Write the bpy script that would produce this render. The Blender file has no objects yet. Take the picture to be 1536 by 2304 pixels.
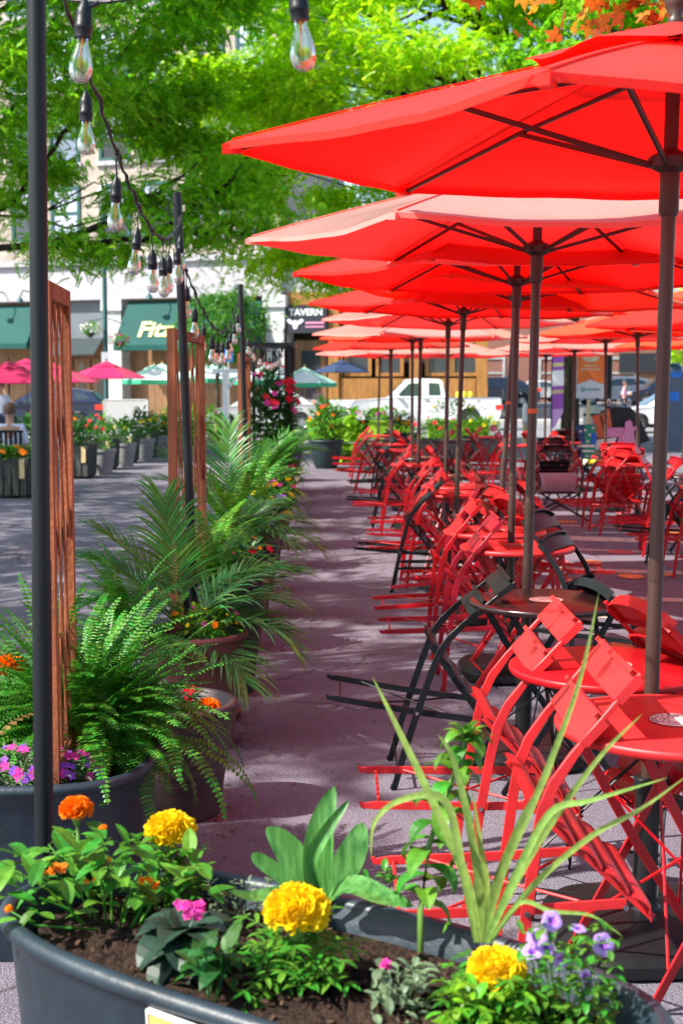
import bpy, math, random
import numpy as np
from mathutils import Vector, Matrix, Euler
R = math.radians
random.seed(7)
rng = np.random.default_rng(7)
scene = bpy.context.scene
COL = scene.collection

# ------------------------------------------------------------------ camera
CAMH, FOC, HOR = 1.55, 3000.0, 874.0
PITCH = math.atan((1152 - HOR) / FOC)
cam_d = bpy.data.cameras.new('camera'); cam = bpy.data.objects.new('camera', cam_d); COL.objects.link(cam)
cam.location = (0, 0, CAMH); cam.rotation_euler = (math.pi / 2 - PITCH, 0, 0)
cam_d.sensor_fit = 'VERTICAL'; cam_d.sensor_height = 36; cam_d.lens = FOC / 2304 * 36
cam_d.clip_start = 0.05; cam_d.clip_end = 600
cam_d.dof.use_dof = True; cam_d.dof.focus_distance = 4.3; cam_d.dof.aperture_fstop = 5.6
scene.camera = cam
# ------------------------------------------------------------------ sky and sun
SUN = Vector((-0.88, -0.38, 1.0)).normalized()
w = bpy.data.worlds.new('World'); scene.world = w; w.use_nodes = True
nt = w.node_tree; bg = nt.nodes['Background']
sky = nt.nodes.new('ShaderNodeTexSky'); sky.sky_type = 'NISHITA'; sky.sun_disc = False
sky.sun_elevation = math.asin(SUN.z); sky.sun_rotation = math.atan2(SUN.x, SUN.y)
sky.air_density = 1.0; sky.dust_density = 1.5; sky.ozone_density = 1.0
nt.links.new(sky.outputs[0], bg.inputs[0]); bg.inputs[1].default_value = 0.135
sd = bpy.data.lights.new('sun', 'SUN'); sd.energy = 5.0; sd.angle = R(0.5); sd.color = (1.0, 0.95, 0.87)
sun = bpy.data.objects.new('sun', sd); COL.objects.link(sun); sun.rotation_euler = SUN.to_track_quat('Z', 'Y').to_euler()
scene.view_settings.view_transform = 'Standard'; scene.view_settings.look = 'None'
scene.view_settings.gamma = 1; scene.view_settings.use_curve_mapping = False
scene.view_settings.exposure = 1.15
scene.cycles.max_bounces = 8; scene.cycles.diffuse_bounces = 4; scene.cycles.transparent_max_bounces = 12
scene.cycles.transmission_bounces = 6; scene.cycles.caustics_reflective = False; scene.cycles.caustics_refractive = False
scene.cycles.use_denoising = True

def ray(px, py):
    v = Vector(((px - 768) / FOC, 1.0, -(py - 1152) / FOC))
    c, s = math.cos(PITCH), math.sin(PITCH)
    return Vector((v.x, v.y * c + v.z * s, -v.y * s + v.z * c))
def G(px, py, z=0.0):
    r = ray(px, py); t = (z - CAMH) / r.z; return Vector((r.x * t, r.y * t, z))
def P(px, py, Y):
    r = ray(px, py); t = Y / r.y; return Vector((r.x * t, Y, CAMH + r.z * t))

# ------------------------------------------------------------------ materials
def mat(name, col, rough=0.6, spec=0.5, metal=0.0, noise=0.0, nscale=8.0, bump=0.0, bscale=60.0, col2=None,
        coat=0.0, sheen=0.0, transl=0.0, rand=0.0, emis=None, hue=0.0, stretch=None, contrast=(0.35, 0.65), tcol=None):
    m = bpy.data.materials.new(name); m.use_nodes = True
    t = m.node_tree; N = t.nodes; L = t.links
    b = N['Principled BSDF']; out = N['Material Output']
    b.inputs['Roughness'].default_value = rough; b.inputs['Metallic'].default_value = metal
    b.inputs['Specular IOR Level'].default_value = spec
    b.inputs['Coat Weight'].default_value = coat; b.inputs['Coat Roughness'].default_value = 0.15 if not sheen else 0.35
    b.inputs['Sheen Weight'].default_value = sheen; b.inputs['Sheen Tint'].default_value = (1, 0.72, 0.52, 1); b.inputs['Sheen Roughness'].default_value = 0.4
    src = None
    if noise > 0 or col2 is not None:
        tc = N.new('ShaderNodeTexCoord'); mp = N.new('ShaderNodeMapping')
        L.new(tc.outputs['Object'], mp.inputs[0])
        if stretch: mp.inputs['Scale'].default_value = stretch
        nz = N.new('ShaderNodeTexNoise'); nz.inputs['Scale'].default_value = nscale; nz.inputs['Detail'].default_value = 6
        nz.inputs['Roughness'].default_value = 0.6
        L.new(mp.outputs[0], nz.inputs['Vector'])
        rp = N.new('ShaderNodeValToRGB'); L.new(nz.outputs['Fac'], rp.inputs[0])
        rp.color_ramp.elements[0].position = contrast[0]; rp.color_ramp.elements[1].position = contrast[1]
        c2 = col2 if col2 is not None else tuple(min(1, c * (1 + noise)) for c in col)
        c1 = col if col2 is not None else tuple(c * (1 - noise) for c in col)
        rp.color_ramp.elements[0].color = (*c1, 1); rp.color_ramp.elements[1].color = (*c2, 1)
        src = rp.outputs[0]
    if rand > 0:
        ge = N.new('ShaderNodeNewGeometry'); hs = N.new('ShaderNodeHueSaturation')
        mr = N.new('ShaderNodeMapRange'); L.new(ge.outputs['Random Per Island'], mr.inputs[0])
        mr.inputs[3].default_value = 1 - rand; mr.inputs[4].default_value = 1 + rand
        L.new(mr.outputs[0], hs.inputs['Value'])
        if hue > 0:
            m2 = N.new('ShaderNodeMapRange'); mu = N.new('ShaderNodeMath'); mu.operation = 'MULTIPLY'; mu.inputs[1].default_value = 7.31
            fr = N.new('ShaderNodeMath'); fr.operation = 'FRACT'
            L.new(ge.outputs['Random Per Island'], mu.inputs[0]); L.new(mu.outputs[0], fr.inputs[0]); L.new(fr.outputs[0], m2.inputs[0])
            m2.inputs[3].default_value = 0.5 - hue; m2.inputs[4].default_value = 0.5 + hue
            L.new(m2.outputs[0], hs.inputs['Hue'])
        if src: L.new(src, hs.inputs['Color'])
        else: hs.inputs['Color'].default_value = (*col, 1)
        src = hs.outputs[0]
    if src: L.new(src, b.inputs['Base Color'])
    else: b.inputs['Base Color'].default_value = (*col, 1)
    if bump > 0:
        tc2 = N.new('ShaderNodeTexCoord'); n2 = N.new('ShaderNodeTexNoise'); n2.inputs['Scale'].default_value = bscale
        n2.inputs['Detail'].default_value = 4
        L.new(tc2.outputs['Object'], n2.inputs['Vector'])
        bp = N.new('ShaderNodeBump'); bp.inputs['Strength'].default_value = bump; bp.inputs['Distance'].default_value = 0.02
        L.new(n2.outputs['Fac'], bp.inputs['Height']); L.new(bp.outputs[0], b.inputs['Normal'])
    if emis: b.inputs['Emission Color'].default_value = (*emis[0], 1); b.inputs['Emission Strength'].default_value = emis[1]
    if transl > 0:
        tr = N.new('ShaderNodeBsdfTranslucent'); mx = N.new('ShaderNodeMixShader'); mx.inputs[0].default_value = transl
        if tcol: tr.inputs[0].default_value = (*tcol, 1)
        elif src: L.new(src, tr.inputs[0])
        else: tr.inputs[0].default_value = (*col, 1)
        L.new(b.outputs[0], mx.inputs[1]); L.new(tr.outputs[0], mx.inputs[2]); L.new(mx.outputs[0], out.inputs[0])
    return m

def asphalt(name, c1, c2, spec=0.35):
    m = bpy.data.materials.new(name); m.use_nodes = True; t = m.node_tree; N = t.nodes; L = t.links; b = N['Principled BSDF']
    tc = N.new('ShaderNodeTexCoord')
    def noise(s, d=5, r=0.6):
        n = N.new('ShaderNodeTexNoise'); n.inputs['Scale'].default_value = s; n.inputs['Detail'].default_value = d
        n.inputs['Roughness'].default_value = r; L.new(tc.outputs['Object'], n.inputs['Vector']); return n
    big = noise(0.35); mid = noise(2.6, 8, 0.7); fine = noise(120, 3)
    vo = N.new('ShaderNodeTexVoronoi'); vo.inputs['Scale'].default_value = 150; L.new(tc.outputs['Object'], vo.inputs['Vector'])
    r1 = N.new('ShaderNodeValToRGB'); r1.color_ramp.elements[0].position = 0.35; r1.color_ramp.elements[1].position = 0.66
    r1.color_ramp.elements[0].color = (*c1, 1); r1.color_ramp.elements[1].color = (*c2, 1)
    ad = N.new('ShaderNodeMath'); ad.operation = 'MULTIPLY_ADD'; ad.inputs[1].default_value = 0.55; ml = N.new('ShaderNodeMath'); ml.operation = 'MULTIPLY'; ml.inputs[1].default_value = 0.45
    L.new(mid.outputs['Fac'], ml.inputs[0]); L.new(big.outputs['Fac'], ad.inputs[0]); L.new(ml.outputs[0], ad.inputs[2]); L.new(ad.outputs[0], r1.inputs[0])
    # grain: light aggregate specks
    gr = N.new('ShaderNodeValToRGB'); gr.color_ramp.elements[0].position = 0.0; gr.color_ramp.elements[1].position = 0.55
    gr.color_ramp.elements[0].color = (1.9, 1.85, 1.8, 1); gr.color_ramp.elements[1].color = (0.72, 0.72, 0.74, 1)
    L.new(vo.outputs['Distance'], gr.inputs[0])
    mx = N.new('ShaderNodeMix'); mx.data_type = 'RGBA'; mx.blend_type = 'MULTIPLY'; mx.inputs[0].default_value = 0.85
    L.new(r1.outputs[0], mx.inputs[6]); L.new(gr.outputs[0], mx.inputs[7])
    # cracks
    vc = N.new('ShaderNodeTexVoronoi'); vc.feature = 'DISTANCE_TO_EDGE'; vc.inputs['Scale'].default_value = 0.42
    ws = noise(1.4, 4); va = N.new('ShaderNodeVectorMath'); va.operation = 'MULTIPLY_ADD'; va.inputs[1].default_value = (0.9, 0.9, 0)
    L.new(ws.outputs['Color'], va.inputs[0]); L.new(tc.outputs['Object'], va.inputs[2]); L.new(va.outputs[0], vc.inputs['Vector'])
    cr = N.new('ShaderNodeValToRGB'); cr.color_ramp.elements[0].position = 0.0; cr.color_ramp.elements[1].position = 0.009
    cr.color_ramp.elements[0].color = (0.2, 0.18, 0.18, 1); cr.color_ramp.elements[1].color = (1, 1, 1, 1)
    L.new(vc.outputs['Distance'], cr.inputs[0])
    m2 = N.new('ShaderNodeMix'); m2.data_type = 'RGBA'; m2.blend_type = 'MULTIPLY'; m2.inputs[0].default_value = 0.7
    L.new(mx.outputs[2], m2.inputs[6]); L.new(cr.outputs[0], m2.inputs[7]); L.new(m2.outputs[2], b.inputs['Base Color'])
    b.inputs['Roughness'].default_value = 0.85; b.inputs['Specular IOR Level'].default_value = spec
    bp = N.new('ShaderNodeBump'); bp.inputs['Strength'].default_value = 0.6; bp.inputs['Distance'].default_value = 0.006
    L.new(vo.outputs['Distance'], bp.inputs['Height']); L.new(bp.outputs[0], b.inputs['Normal'])
    return m

def glass_mat(name, tint=(1, 1, 1), rough=0.02, mixf=0.25):
    m = bpy.data.materials.new(name); m.use_nodes = True; t = m.node_tree; N = t.nodes; L = t.links
    out = N['Material Output']; N.remove(N['Principled BSDF'])
    tr = N.new('ShaderNodeBsdfTransparent'); tr.inputs[0].default_value = (*tint, 1)
    gl = N.new('ShaderNodeBsdfGlossy'); gl.inputs['Roughness'].default_value = rough
    fr = N.new('ShaderNodeFresnel'); fr.inputs[0].default_value = 1.5
    ad = N.new('ShaderNodeMath'); ad.operation = 'ADD'; ad.inputs[1].default_value = mixf * 0.3
    mx = N.new('ShaderNodeMixShader'); L.new(fr.outputs[0], ad.inputs[0]); L.new(ad.outputs[0], mx.inputs[0])
    L.new(tr.outputs[0], mx.inputs[1]); L.new(gl.outputs[0], mx.inputs[2]); L.new(mx.outputs[0], out.inputs[0])
    return m
def bulb_mat():
    m = bpy.data.materials.new('bulb_glass'); m.use_nodes = True; t = m.node_tree; N = t.nodes; L = t.links
    out = N['Material Output']; N.remove(N['Principled BSDF'])
    g = N.new('ShaderNodeBsdfGlass'); g.inputs['IOR'].default_value = 1.32; g.inputs['Roughness'].default_value = 0.0
    tr = N.new('ShaderNodeBsdfTransparent'); mx = N.new('ShaderNodeMixShader'); mx.inputs[0].default_value = 0.35
    L.new(g.outputs[0], mx.inputs[1]); L.new(tr.outputs[0], mx.inputs[2]); L.new(mx.outputs[0], out.inputs[0])
    return m

M = {}
M['asphalt'] = asphalt('asphalt', (0.118, 0.106, 0.132), (0.188, 0.172, 0.204))
M['road'] = asphalt('road_asphalt', (0.17, 0.17, 0.175), (0.25, 0.25, 0.25))
M['paving'] = mat('paving', (0.36, 0.34, 0.32), 0.9, noise=0.2, nscale=3)
M['kerb'] = mat('kerb_stone', (0.42, 0.40, 0.38), 0.85, noise=0.2, nscale=6)
M['cream_paint'] = mat('cream_ground_paint', (0.42, 0.38, 0.30), 0.85, noise=0.35, nscale=9)
M['orange_paint'] = mat('orange_ground_paint', (0.55, 0.20, 0.05), 0.85, noise=0.3, nscale=9)
M['pink_paint'] = mat('pink_ground_paint', (0.42, 0.08, 0.09), 0.85, noise=0.3, nscale=9)
M['red'] = mat('red_powder_coat', (0.40, 0.004, 0.008), 0.40, 0.4, noise=0.12, nscale=14, bump=0.04, bscale=240)
M['red_dark'] = mat('crimson_powder_coat', (0.26, 0.003, 0.014), 0.42, 0.4, noise=0.12, nscale=14, bump=0.04, bscale=240)
M['red_worn'] = mat('faded_red_powder_coat', (0.55, 0.018, 0.020), 0.45, 0.5, noise=0.18, nscale=10, bump=0.04, bscale=200)
M['black_top'] = mat('black_table_top', (0.022, 0.008, 0.008), 0.28, 0.6, noise=0.2, nscale=14)
M['black'] = mat('black_powder_coat', (0.005, 0.007, 0.009), 0.42, 0.35, noise=0.2, nscale=14, bump=0.04, bscale=240)
M['steel'] = mat('rivet_steel', (0.6, 0.6, 0.6), 0.25, metal=1)
M['pole_brown'] = mat('umbrella_pole_bronze', (0.045, 0.023, 0.016), 0.45, 0.45, noise=0.15, nscale=4, stretch=(1, 1, 0.1))
M['pole_black'] = mat('post_black', (0.004, 0.006, 0.008), 0.45, 0.35, noise=0.2, nscale=4, stretch=(1, 1, 0.15))
M['base_black'] = mat('umbrella_base_plastic', (0.007, 0.008, 0.009), 0.42, 0.4, noise=0.3, nscale=10)
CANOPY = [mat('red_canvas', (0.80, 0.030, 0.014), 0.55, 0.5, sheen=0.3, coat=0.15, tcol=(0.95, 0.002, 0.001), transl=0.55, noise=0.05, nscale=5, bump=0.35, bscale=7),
          mat('overexposed_red_canvas', (0.90, 0.48, 0.40), 0.42, 1.0, sheen=1.0, coat=0.8, tcol=(0.95, 0.003, 0.002), transl=0.50, noise=0.05, nscale=5, bump=0.35, bscale=7),  # red canvas with the near-white glare of sunlit tops put into its base colour
          mat('sunlit_red_canvas', (0.85, 0.12, 0.035), 0.55, 0.5, sheen=0.4, coat=0.3, tcol=(0.95, 0.006, 0.001), transl=0.52, noise=0.05, nscale=5, bump=0.35, bscale=7)]  # red canvas, salmon tone of sunlit tops put into its base colour
M['magenta'] = mat('magenta_canvas', (0.62, 0.02, 0.13), 0.7, 0.3, sheen=0.2, transl=0.35)
M['mint'] = mat('mint_canvas', (0.42, 0.70, 0.56), 0.7, 0.3, transl=0.3)
M['green_canvas'] = mat('green_canvas', (0.05, 0.42, 0.23), 0.7, 0.3, transl=0.3)
M['white_canvas'] = mat('white_canvas', (0.72, 0.78, 0.74), 0.7, 0.3, transl=0.3)
M['navy'] = mat('navy_canvas', (0.02, 0.04, 0.09), 0.7, 0.3)
M['wood_pole'] = mat('yellow_wood', (0.50, 0.24, 0.05), 0.6)
M['trellis'] = mat('stained_cedar', (0.27, 0.080, 0.028), 0.6, 0.4, noise=0.4, nscale=6, stretch=(6, 6, 0.5), bump=0.15, bscale=60)
M['tub'] = mat('grey_tub_plastic', (0.012, 0.024, 0.034), 0.45, 0.5, noise=0.45, nscale=6, bump=0.12, bscale=30, contrast=(0.25, 0.75))
M['tub_brown'] = mat('brown_pot_plastic', (0.060, 0.038, 0.036), 0.5, 0.5, noise=0.25, nscale=5, stretch=(1, 1, 14), bump=0.08, bscale=60)
M['tub_red'] = mat('terracotta_pot', (0.16, 0.055, 0.045), 0.6, 0.5, noise=0.2, nscale=6)
M['tub_dark'] = mat('charcoal_planter', (0.014, 0.014, 0.016), 0.6, 0.5, noise=0.25, nscale=7)
M['tub_green'] = mat('dark_green_pot', (0.008, 0.024, 0.026), 0.5, 0.5, noise=0.2, nscale=5)
M['concrete'] = mat('weathered_planter_wood', (0.045, 0.050, 0.042), 0.85, noise=0.45, nscale=4, stretch=(5, 5, 1))
M['pale_pot'] = mat('pale_grey_pot', (0.26, 0.27, 0.26), 0.75, noise=0.15, nscale=6)
M['lime'] = mat('lime_planter', (0.30, 0.55, 0.01), 0.6)
M['tag'] = mat('yellow_tag', (0.55, 0.42, 0.20), 0.7)
M['soil'] = mat('potting_soil', (0.010, 0.006, 0.005), 0.95, 0.2, noise=0.6, nscale=70, bump=1.0, bscale=90, col2=(0.05, 0.028, 0.018))
M['mulch'] = mat('bark_chips', (0.06, 0.032, 0.02), 0.9, 0.2, rand=0.7)
def leafm(name, c, tr=0.35, rand=0.35, hue=0.03, rough=0.45, spec=0.4, ns=0.22): return mat(name, c, rough, spec, transl=tr, rand=rand, hue=hue, noise=ns, nscale=55)
M['fern'] = leafm('fern_green', (0.060, 0.25, 0.018))
M['fern_light'] = leafm('fern_light_green', (0.14, 0.40, 0.02))
M['palm'] = leafm('palm_green', (0.07, 0.27, 0.025), tr=0.35, rough=0.35, spec=0.5)
M['palm_light'] = leafm('palm_blue_green', (0.12, 0.33, 0.08), tr=0.3, rough=0.33, spec=0.6)
M['leaf'] = leafm('leaf_green', (0.065, 0.23, 0.018))
M['leaf_bright'] = leafm('leaf_bright_green', (0.13, 0.36, 0.015))
M['leaf_lime'] = leafm('leaf_lime_green', (0.22, 0.46, 0.02))
M['leaf_dark'] = leafm('leaf_dark_green', (0.03, 0.12, 0.02))
M['leaf_coleus'] = leafm('leaf_grey_green', (0.028, 0.065, 0.040), hue=0.01)
M['leaf_grey'] = leafm('leaf_silver_green', (0.16, 0.24, 0.13), hue=0.01)
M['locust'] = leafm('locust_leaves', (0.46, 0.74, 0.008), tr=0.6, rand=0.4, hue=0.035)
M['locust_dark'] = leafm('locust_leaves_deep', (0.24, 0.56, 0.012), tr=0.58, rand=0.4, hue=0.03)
M['maple'] = leafm('copper_maple_leaves', (0.55, 0.14, 0.010), tr=0.55, rand=0.5, hue=0.03)
M['blade'] = leafm('striped_blade', (0.26, 0.42, 0.09), tr=0.35, rand=0.25, hue=0.02, rough=0.35)
M['dry_frond'] = leafm('dry_frond_brown', (0.20, 0.13, 0.04), ns=.3)
M['bark'] = mat('bark', (0.055, 0.042, 0.030), 0.95, 0.2, noise=0.5, nscale=6, stretch=(4, 4, 0.7), bump=0.8, bscale=18)
M['branch'] = mat('branch_bark', (0.030, 0.022, 0.018), 0.9, 0.2, noise=0.3, nscale=10)
M['stem'] = mat('green_stem', (0.11, 0.22, 0.04), 0.5)
M['m_yellow'] = mat('marigold_yellow', (0.86, 0.62, 0.008), 0.6, 0.2, transl=0.3, rand=0.12)
M['m_orange'] = mat('marigold_orange', (0.86, 0.21, 0.004), 0.6, 0.2, transl=0.3, rand=0.15)
M['f_pink'] = mat('petal_magenta', (0.62, 0.04, 0.30), 0.6, 0.2, transl=0.3, rand=0.25, hue=0.02)
M['f_purple'] = mat('petal_violet', (0.24, 0.07, 0.48), 0.6, 0.2, transl=0.3, rand=0.2, hue=0.02)
M['f_lilac'] = mat('petal_lilac', (0.46, 0.28, 0.72), 0.6, 0.2, transl=0.3, rand=0.1)
M['f_red'] = mat('petal_red', (0.66, 0.012, 0.03), 0.6, 0.2, transl=0.3, rand=0.2)
M['f_white'] = mat('petal_white', (0.75, 0.7, 0.66), 0.6, 0.2, transl=0.3)
M['cord'] = mat('black_rubber_cord', (0.012, 0.012, 0.012), 0.5)
M['socket'] = mat('black_socket', (0.005, 0.006, 0.008), 0.42, 0.35, bump=0.1, bscale=200)
M['bulb'] = bulb_mat()
M['amber'] = mat('amber_filament', (0.85, 0.30, 0.02), 0.4, emis=((1.0, 0.35, 0.03), 0.12))
M['stone'] = mat('limestone_wall', (0.36, 0.31, 0.26), 0.9, noise=0.22, nscale=1.6, bump=0.1, bscale=8)
M['stone_white'] = mat('painted_cornice', (0.36, 0.35, 0.37), 0.85, noise=0.08, nscale=2)
M['stone_grey'] = mat('grey_stone_pier', (0.42, 0.43, 0.42), 0.9, noise=0.2, nscale=2)
M['shop_grey'] = mat('grey_shop_fascia', (0.13, 0.15, 0.17), 0.8, noise=0.1, nscale=1)
M['teal'] = mat('teal_awning', (0.002, 0.060, 0.052), 0.75, 0.3, noise=0.12, nscale=0.8)
M['teal_frame'] = mat('teal_frame', (0.004, 0.070, 0.066), 0.6)
M['win'] = mat('window_glass', (0.20, 0.25, 0.33), 0.12, 0.8)
M['win_dark'] = mat('window_dark_glass', (0.03, 0.04, 0.05), 0.1, 0.8)
M['blind'] = mat('window_blind', (0.45, 0.50, 0.60), 0.8)
M['shopwood'] = mat('stained_shopfront', (0.20, 0.105, 0.045), 0.65, noise=0.25, nscale=2, stretch=(3, 3, 0.6))
M['timber'] = mat('golden_timber', (0.30, 0.135, 0.028), 0.6, noise=0.25, nscale=2, stretch=(3, 3, 0.6))
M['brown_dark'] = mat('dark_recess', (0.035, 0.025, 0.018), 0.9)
M['brick'] = mat('brick_wall', (0.22, 0.085, 0.06), 0.9, noise=0.25, nscale=12, col2=(0.33, 0.17, 0.13))
M['sign_gold'] = mat('gold_lettering', (0.62, 0.60, 0.20), 0.6)
M['sign_black'] = mat('sign_black', (0.020, 0.022, 0.035), 0.6)
M['white'] = mat('white_paint', (0.72, 0.72, 0.72), 0.5, noise=0.05)
M['sign_blue'] = mat('sign_blue', (0.01, 0.16, 0.62), 0.5)
M['sign_orange'] = mat('sign_orange', (0.62, 0.12, 0.01), 0.6)
M['sign_grey'] = mat('sign_pale_grey', (0.50, 0.49, 0.52), 0.6)
M['sign_teal'] = mat('sign_green', (0.02, 0.20, 0.14), 0.6)
M['beige'] = mat('beige_panel', (0.50, 0.38, 0.22), 0.7)
M['purple'] = mat('purple_flag', (0.36, 0.10, 0.46), 0.7, transl=0.3)
M['flag_pink'] = mat('lilac_flag', (0.62, 0.34, 0.66), 0.7, transl=0.3)
M['cream'] = mat('cream_card', (0.78, 0.74, 0.62), 0.7)
M['pink_card'] = mat('pink_card', (0.62, 0.25, 0.40), 0.7, noise=0.06)
M['terra_card'] = mat('terracotta_card', (0.52, 0.12, 0.04), 0.7)
M['blue_card'] = mat('poster_navy', (0.01, 0.05, 0.16), 0.6)
M['blue_card2'] = mat('poster_blue', (0.01, 0.12, 0.55), 0.6)
M['green_card'] = mat('poster_green', (0.01, 0.25, 0.14), 0.6)
M['yellow'] = mat('yellow_plastic', (0.70, 0.55, 0.01), 0.5)
M['plaque'] = mat('plaque_ochre', (0.62, 0.37, 0.10), 0.6)
M['tyre'] = mat('tyre_rubber', (0.015, 0.015, 0.016), 0.8)
M['rim'] = mat('alloy_rim', (0.45, 0.45, 0.47), 0.3, metal=0.8)
M['carglass'] = mat('car_glass', (0.03, 0.05, 0.055), 0.05, 0.9)
M['chrome'] = mat('chrome', (0.7, 0.7, 0.7), 0.15, metal=1)
def carpaint(n, c): return mat(n, c, 0.3, 0.5, coat=0.8, noise=0.03)
M['car_blue'] = carpaint('blue_car_paint', (0.004, 0.012, 0.045)); M['car_silver'] = carpaint('silver_car_paint', (0.45, 0.46, 0.46))
M['car_white'] = carpaint('white_car_paint', (0.70, 0.70, 0.72)); M['car_slate'] = carpaint('slate_car_paint', (0.02, 0.05, 0.11))
M['taillight'] = mat('tail_light', (0.75, 0.02, 0.01), 0.25, coat=0.8, emis=((1, 0.03, 0.01), 0.5))
M['amberlight'] = mat('amber_light', (0.85, 0.3, 0.02), 0.25, coat=0.8)
M['headlight'] = mat('head_lamp', (0.7, 0.72, 0.74), 0.1, coat=1)
M['skin'] = mat('skin', (0.50, 0.26, 0.17), 0.55); M['hair_brown'] = mat('brown_hair', (0.10, 0.045, 0.02), 0.6, noise=0.3, nscale=40)
M['hair_black'] = mat('black_hair', (0.012, 0.010, 0.010), 0.5); M['shirt_white'] = mat('white_shirt', (0.62, 0.66, 0.78), 0.8, noise=0.05)
M['shirt_pink'] = mat('pink_patterned_top', (0.55, 0.06, 0.16), 0.8, col2=(0.6, 0.55, 0.6), nscale=30); M['jeans'] = mat('dark_jeans', (0.03, 0.05, 0.10), 0.9)
M['shoe'] = mat('shoe', (0.05, 0.04, 0.04), 0.6)

# ------------------------------------------------------------------ mesh builder
class MB:
    def __init__(s): s.v = []; s.f = []; s.mi = []; s.cur = 0
    def add(s, vs, fs):
        o = len(s.v); s.v.extend([tuple(x) for x in vs]); s.f.extend([tuple(i + o for i in f) for f in fs]); s.mi.extend([s.cur] * len(fs))
    def box(s, c, size, rot=None):
        c = Vector(c); hx, hy, hz = size[0] / 2, size[1] / 2, size[2] / 2
        vs = [Vector((x * hx, y * hy, z * hz)) for x in (-1, 1) for y in (-1, 1) for z in (-1, 1)]
        if rot is not None: vs = [rot @ v for v in vs]
        s.add([v + c for v in vs], [(0, 1, 3, 2), (4, 6, 7, 5), (0, 4, 5, 1), (2, 3, 7, 6), (0, 2, 6, 4), (1, 5, 7, 3)])
    def sweep(s, pts, prof, up=(0, 1, 0), closed_ends=True):
        """prof: function(i)->list of (a,b) offsets along side vector n=up and b = cross"""
        pts = [Vector(p) for p in pts]; n = len(pts); rings = []
        for i, p in enumerate(pts):
            d = (pts[min(i + 1, n - 1)] - pts[max(i - 1, 0)])
            if d.length < 1e-9: d = Vector((0, 0, 1))
            d.normalize(); u = Vector(up)
            if abs(d.dot(u.normalized())) > 0.98: u = Vector((1, 0, 0))
            bb = d.cross(u).normalized(); u = bb.cross(d).normalized()
            rings.append([p + u * a + bb * b for a, b in prof(i)])
        k = len(rings[0]); vs = [v for r in rings for v in r]; fs = []
        for i in range(n - 1):
            for j in range(k):
                a = i * k + j; b = i * k + (j + 1) % k; fs.append((a, b, b + k, a + k))
        if closed_ends: fs.append(tuple(range(k))[::-1]); fs.append(tuple((n - 1) * k + j for j in range(k)))
        s.add(vs, fs)
    def bar(s, pts, wu, wb, up=(0, 1, 0)):
        def pr(i):
            a = (wu[i] if isinstance(wu, (list, tuple)) else wu) / 2; b = (wb[i] if isinstance(wb, (list, tuple)) else wb) / 2
            c = min(a, b) * 0.3
            return [(-a + c, -b), (a - c, -b), (a, -b + c), (a, b - c), (a - c, b), (-a + c, b), (-a, b - c), (-a, -b + c)]
        s.sweep(pts, pr, up)
    def tube(s, pts, r, n=8, up=(0, 0, 1)):
        def pr(i):
            q = r[i] if isinstance(r, (list, tuple)) else r
            return [(q * math.cos(t * 2 * math.pi / n), q * math.sin(t * 2 * math.pi / n)) for t in range(n)]
        s.sweep(pts, pr, up)
    def lathe(s, prof, n=24, c=(0, 0, 0), sx=1, sy=1, cap=True):
        vs = []; c = Vector(c)
        for r, z in prof:
            for j in range(n):
                a = 2 * math.pi * j / n; vs.append(c + Vector((r * math.cos(a) * sx, r * math.sin(a) * sy, z)))
        fs = []
        for i in range(len(prof) - 1):
            for j in range(n):
                a = i * n + j; b = i * n + (j + 1) % n; fs.append((a, b, b + n, a + n))
        if cap: fs.append(tuple(range(n))[::-1]); fs.append(tuple((len(prof) - 1) * n + j for j in range(n)))
        s.add(vs, fs)
    def poly_extrude(s, poly, d, O=(0, 0, 0), U=(1, 0, 0), V=(0, 0, 1)):
        O, U, V, d = Vector(O), Vector(U), Vector(V), Vector(d); n = len(poly)
        a = [O + U * x + V * y for x, y in poly]; b = [p + d for p in a]
        s.add(a + b, [tuple(range(n))[::-1], tuple(range(n, 2 * n))] + [(i, (i + 1) % n, (i + 1) % n + n, i + n) for i in range(n)])
    def build(s, name, m, parent=None, smooth=False):
        me = bpy.data.meshes.new(name); me.from_pydata(s.v, [], s.f)
        ms = m if isinstance(m, (list, tuple)) else [m]
        for x in ms: me.materials.append(M[x] if isinstance(x, str) else x)
        if len(ms) > 1: me.polygons.foreach_set('material_index', s.mi)
        if smooth: me.polygons.foreach_set('use_smooth', [True] * len(me.polygons))
        me.update()
        o = bpy.data.objects.new(name, me); COL.objects.link(o)
        if parent: o.parent = parent
        if smooth == 'auto':
            try: me.set_sharp_from_angle(angle=R(40))
            except Exception: pass
        return o

def np_mesh(name, V, F, m, parent=None, smooth=False, mi=None):
    me = bpy.data.meshes.new(name); V = np.asarray(V, np.float32); F = np.asarray(F, np.int32)
    k = F.shape[1]
    me.vertices.add(len(V)); me.vertices.foreach_set('co', V.ravel())
    me.loops.add(F.size); me.loops.foreach_set('vertex_index', F.ravel())
    me.polygons.add(len(F)); me.polygons.foreach_set('loop_start', np.arange(0, F.size, k, dtype=np.int32))
    ms = m if isinstance(m, (list, tuple)) else [m]
    for x in ms: me.materials.append(M[x] if isinstance(x, str) else x)
    if mi is not None: me.polygons.foreach_set('material_index', np.asarray(mi, np.int32))
    me.update(calc_edges=True)
    if smooth: me.polygons.foreach_set('use_smooth', [True] * len(F))
    o = bpy.data.objects.new(name, me); COL.objects.link(o)
    if parent: o.parent = parent
    return o

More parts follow.
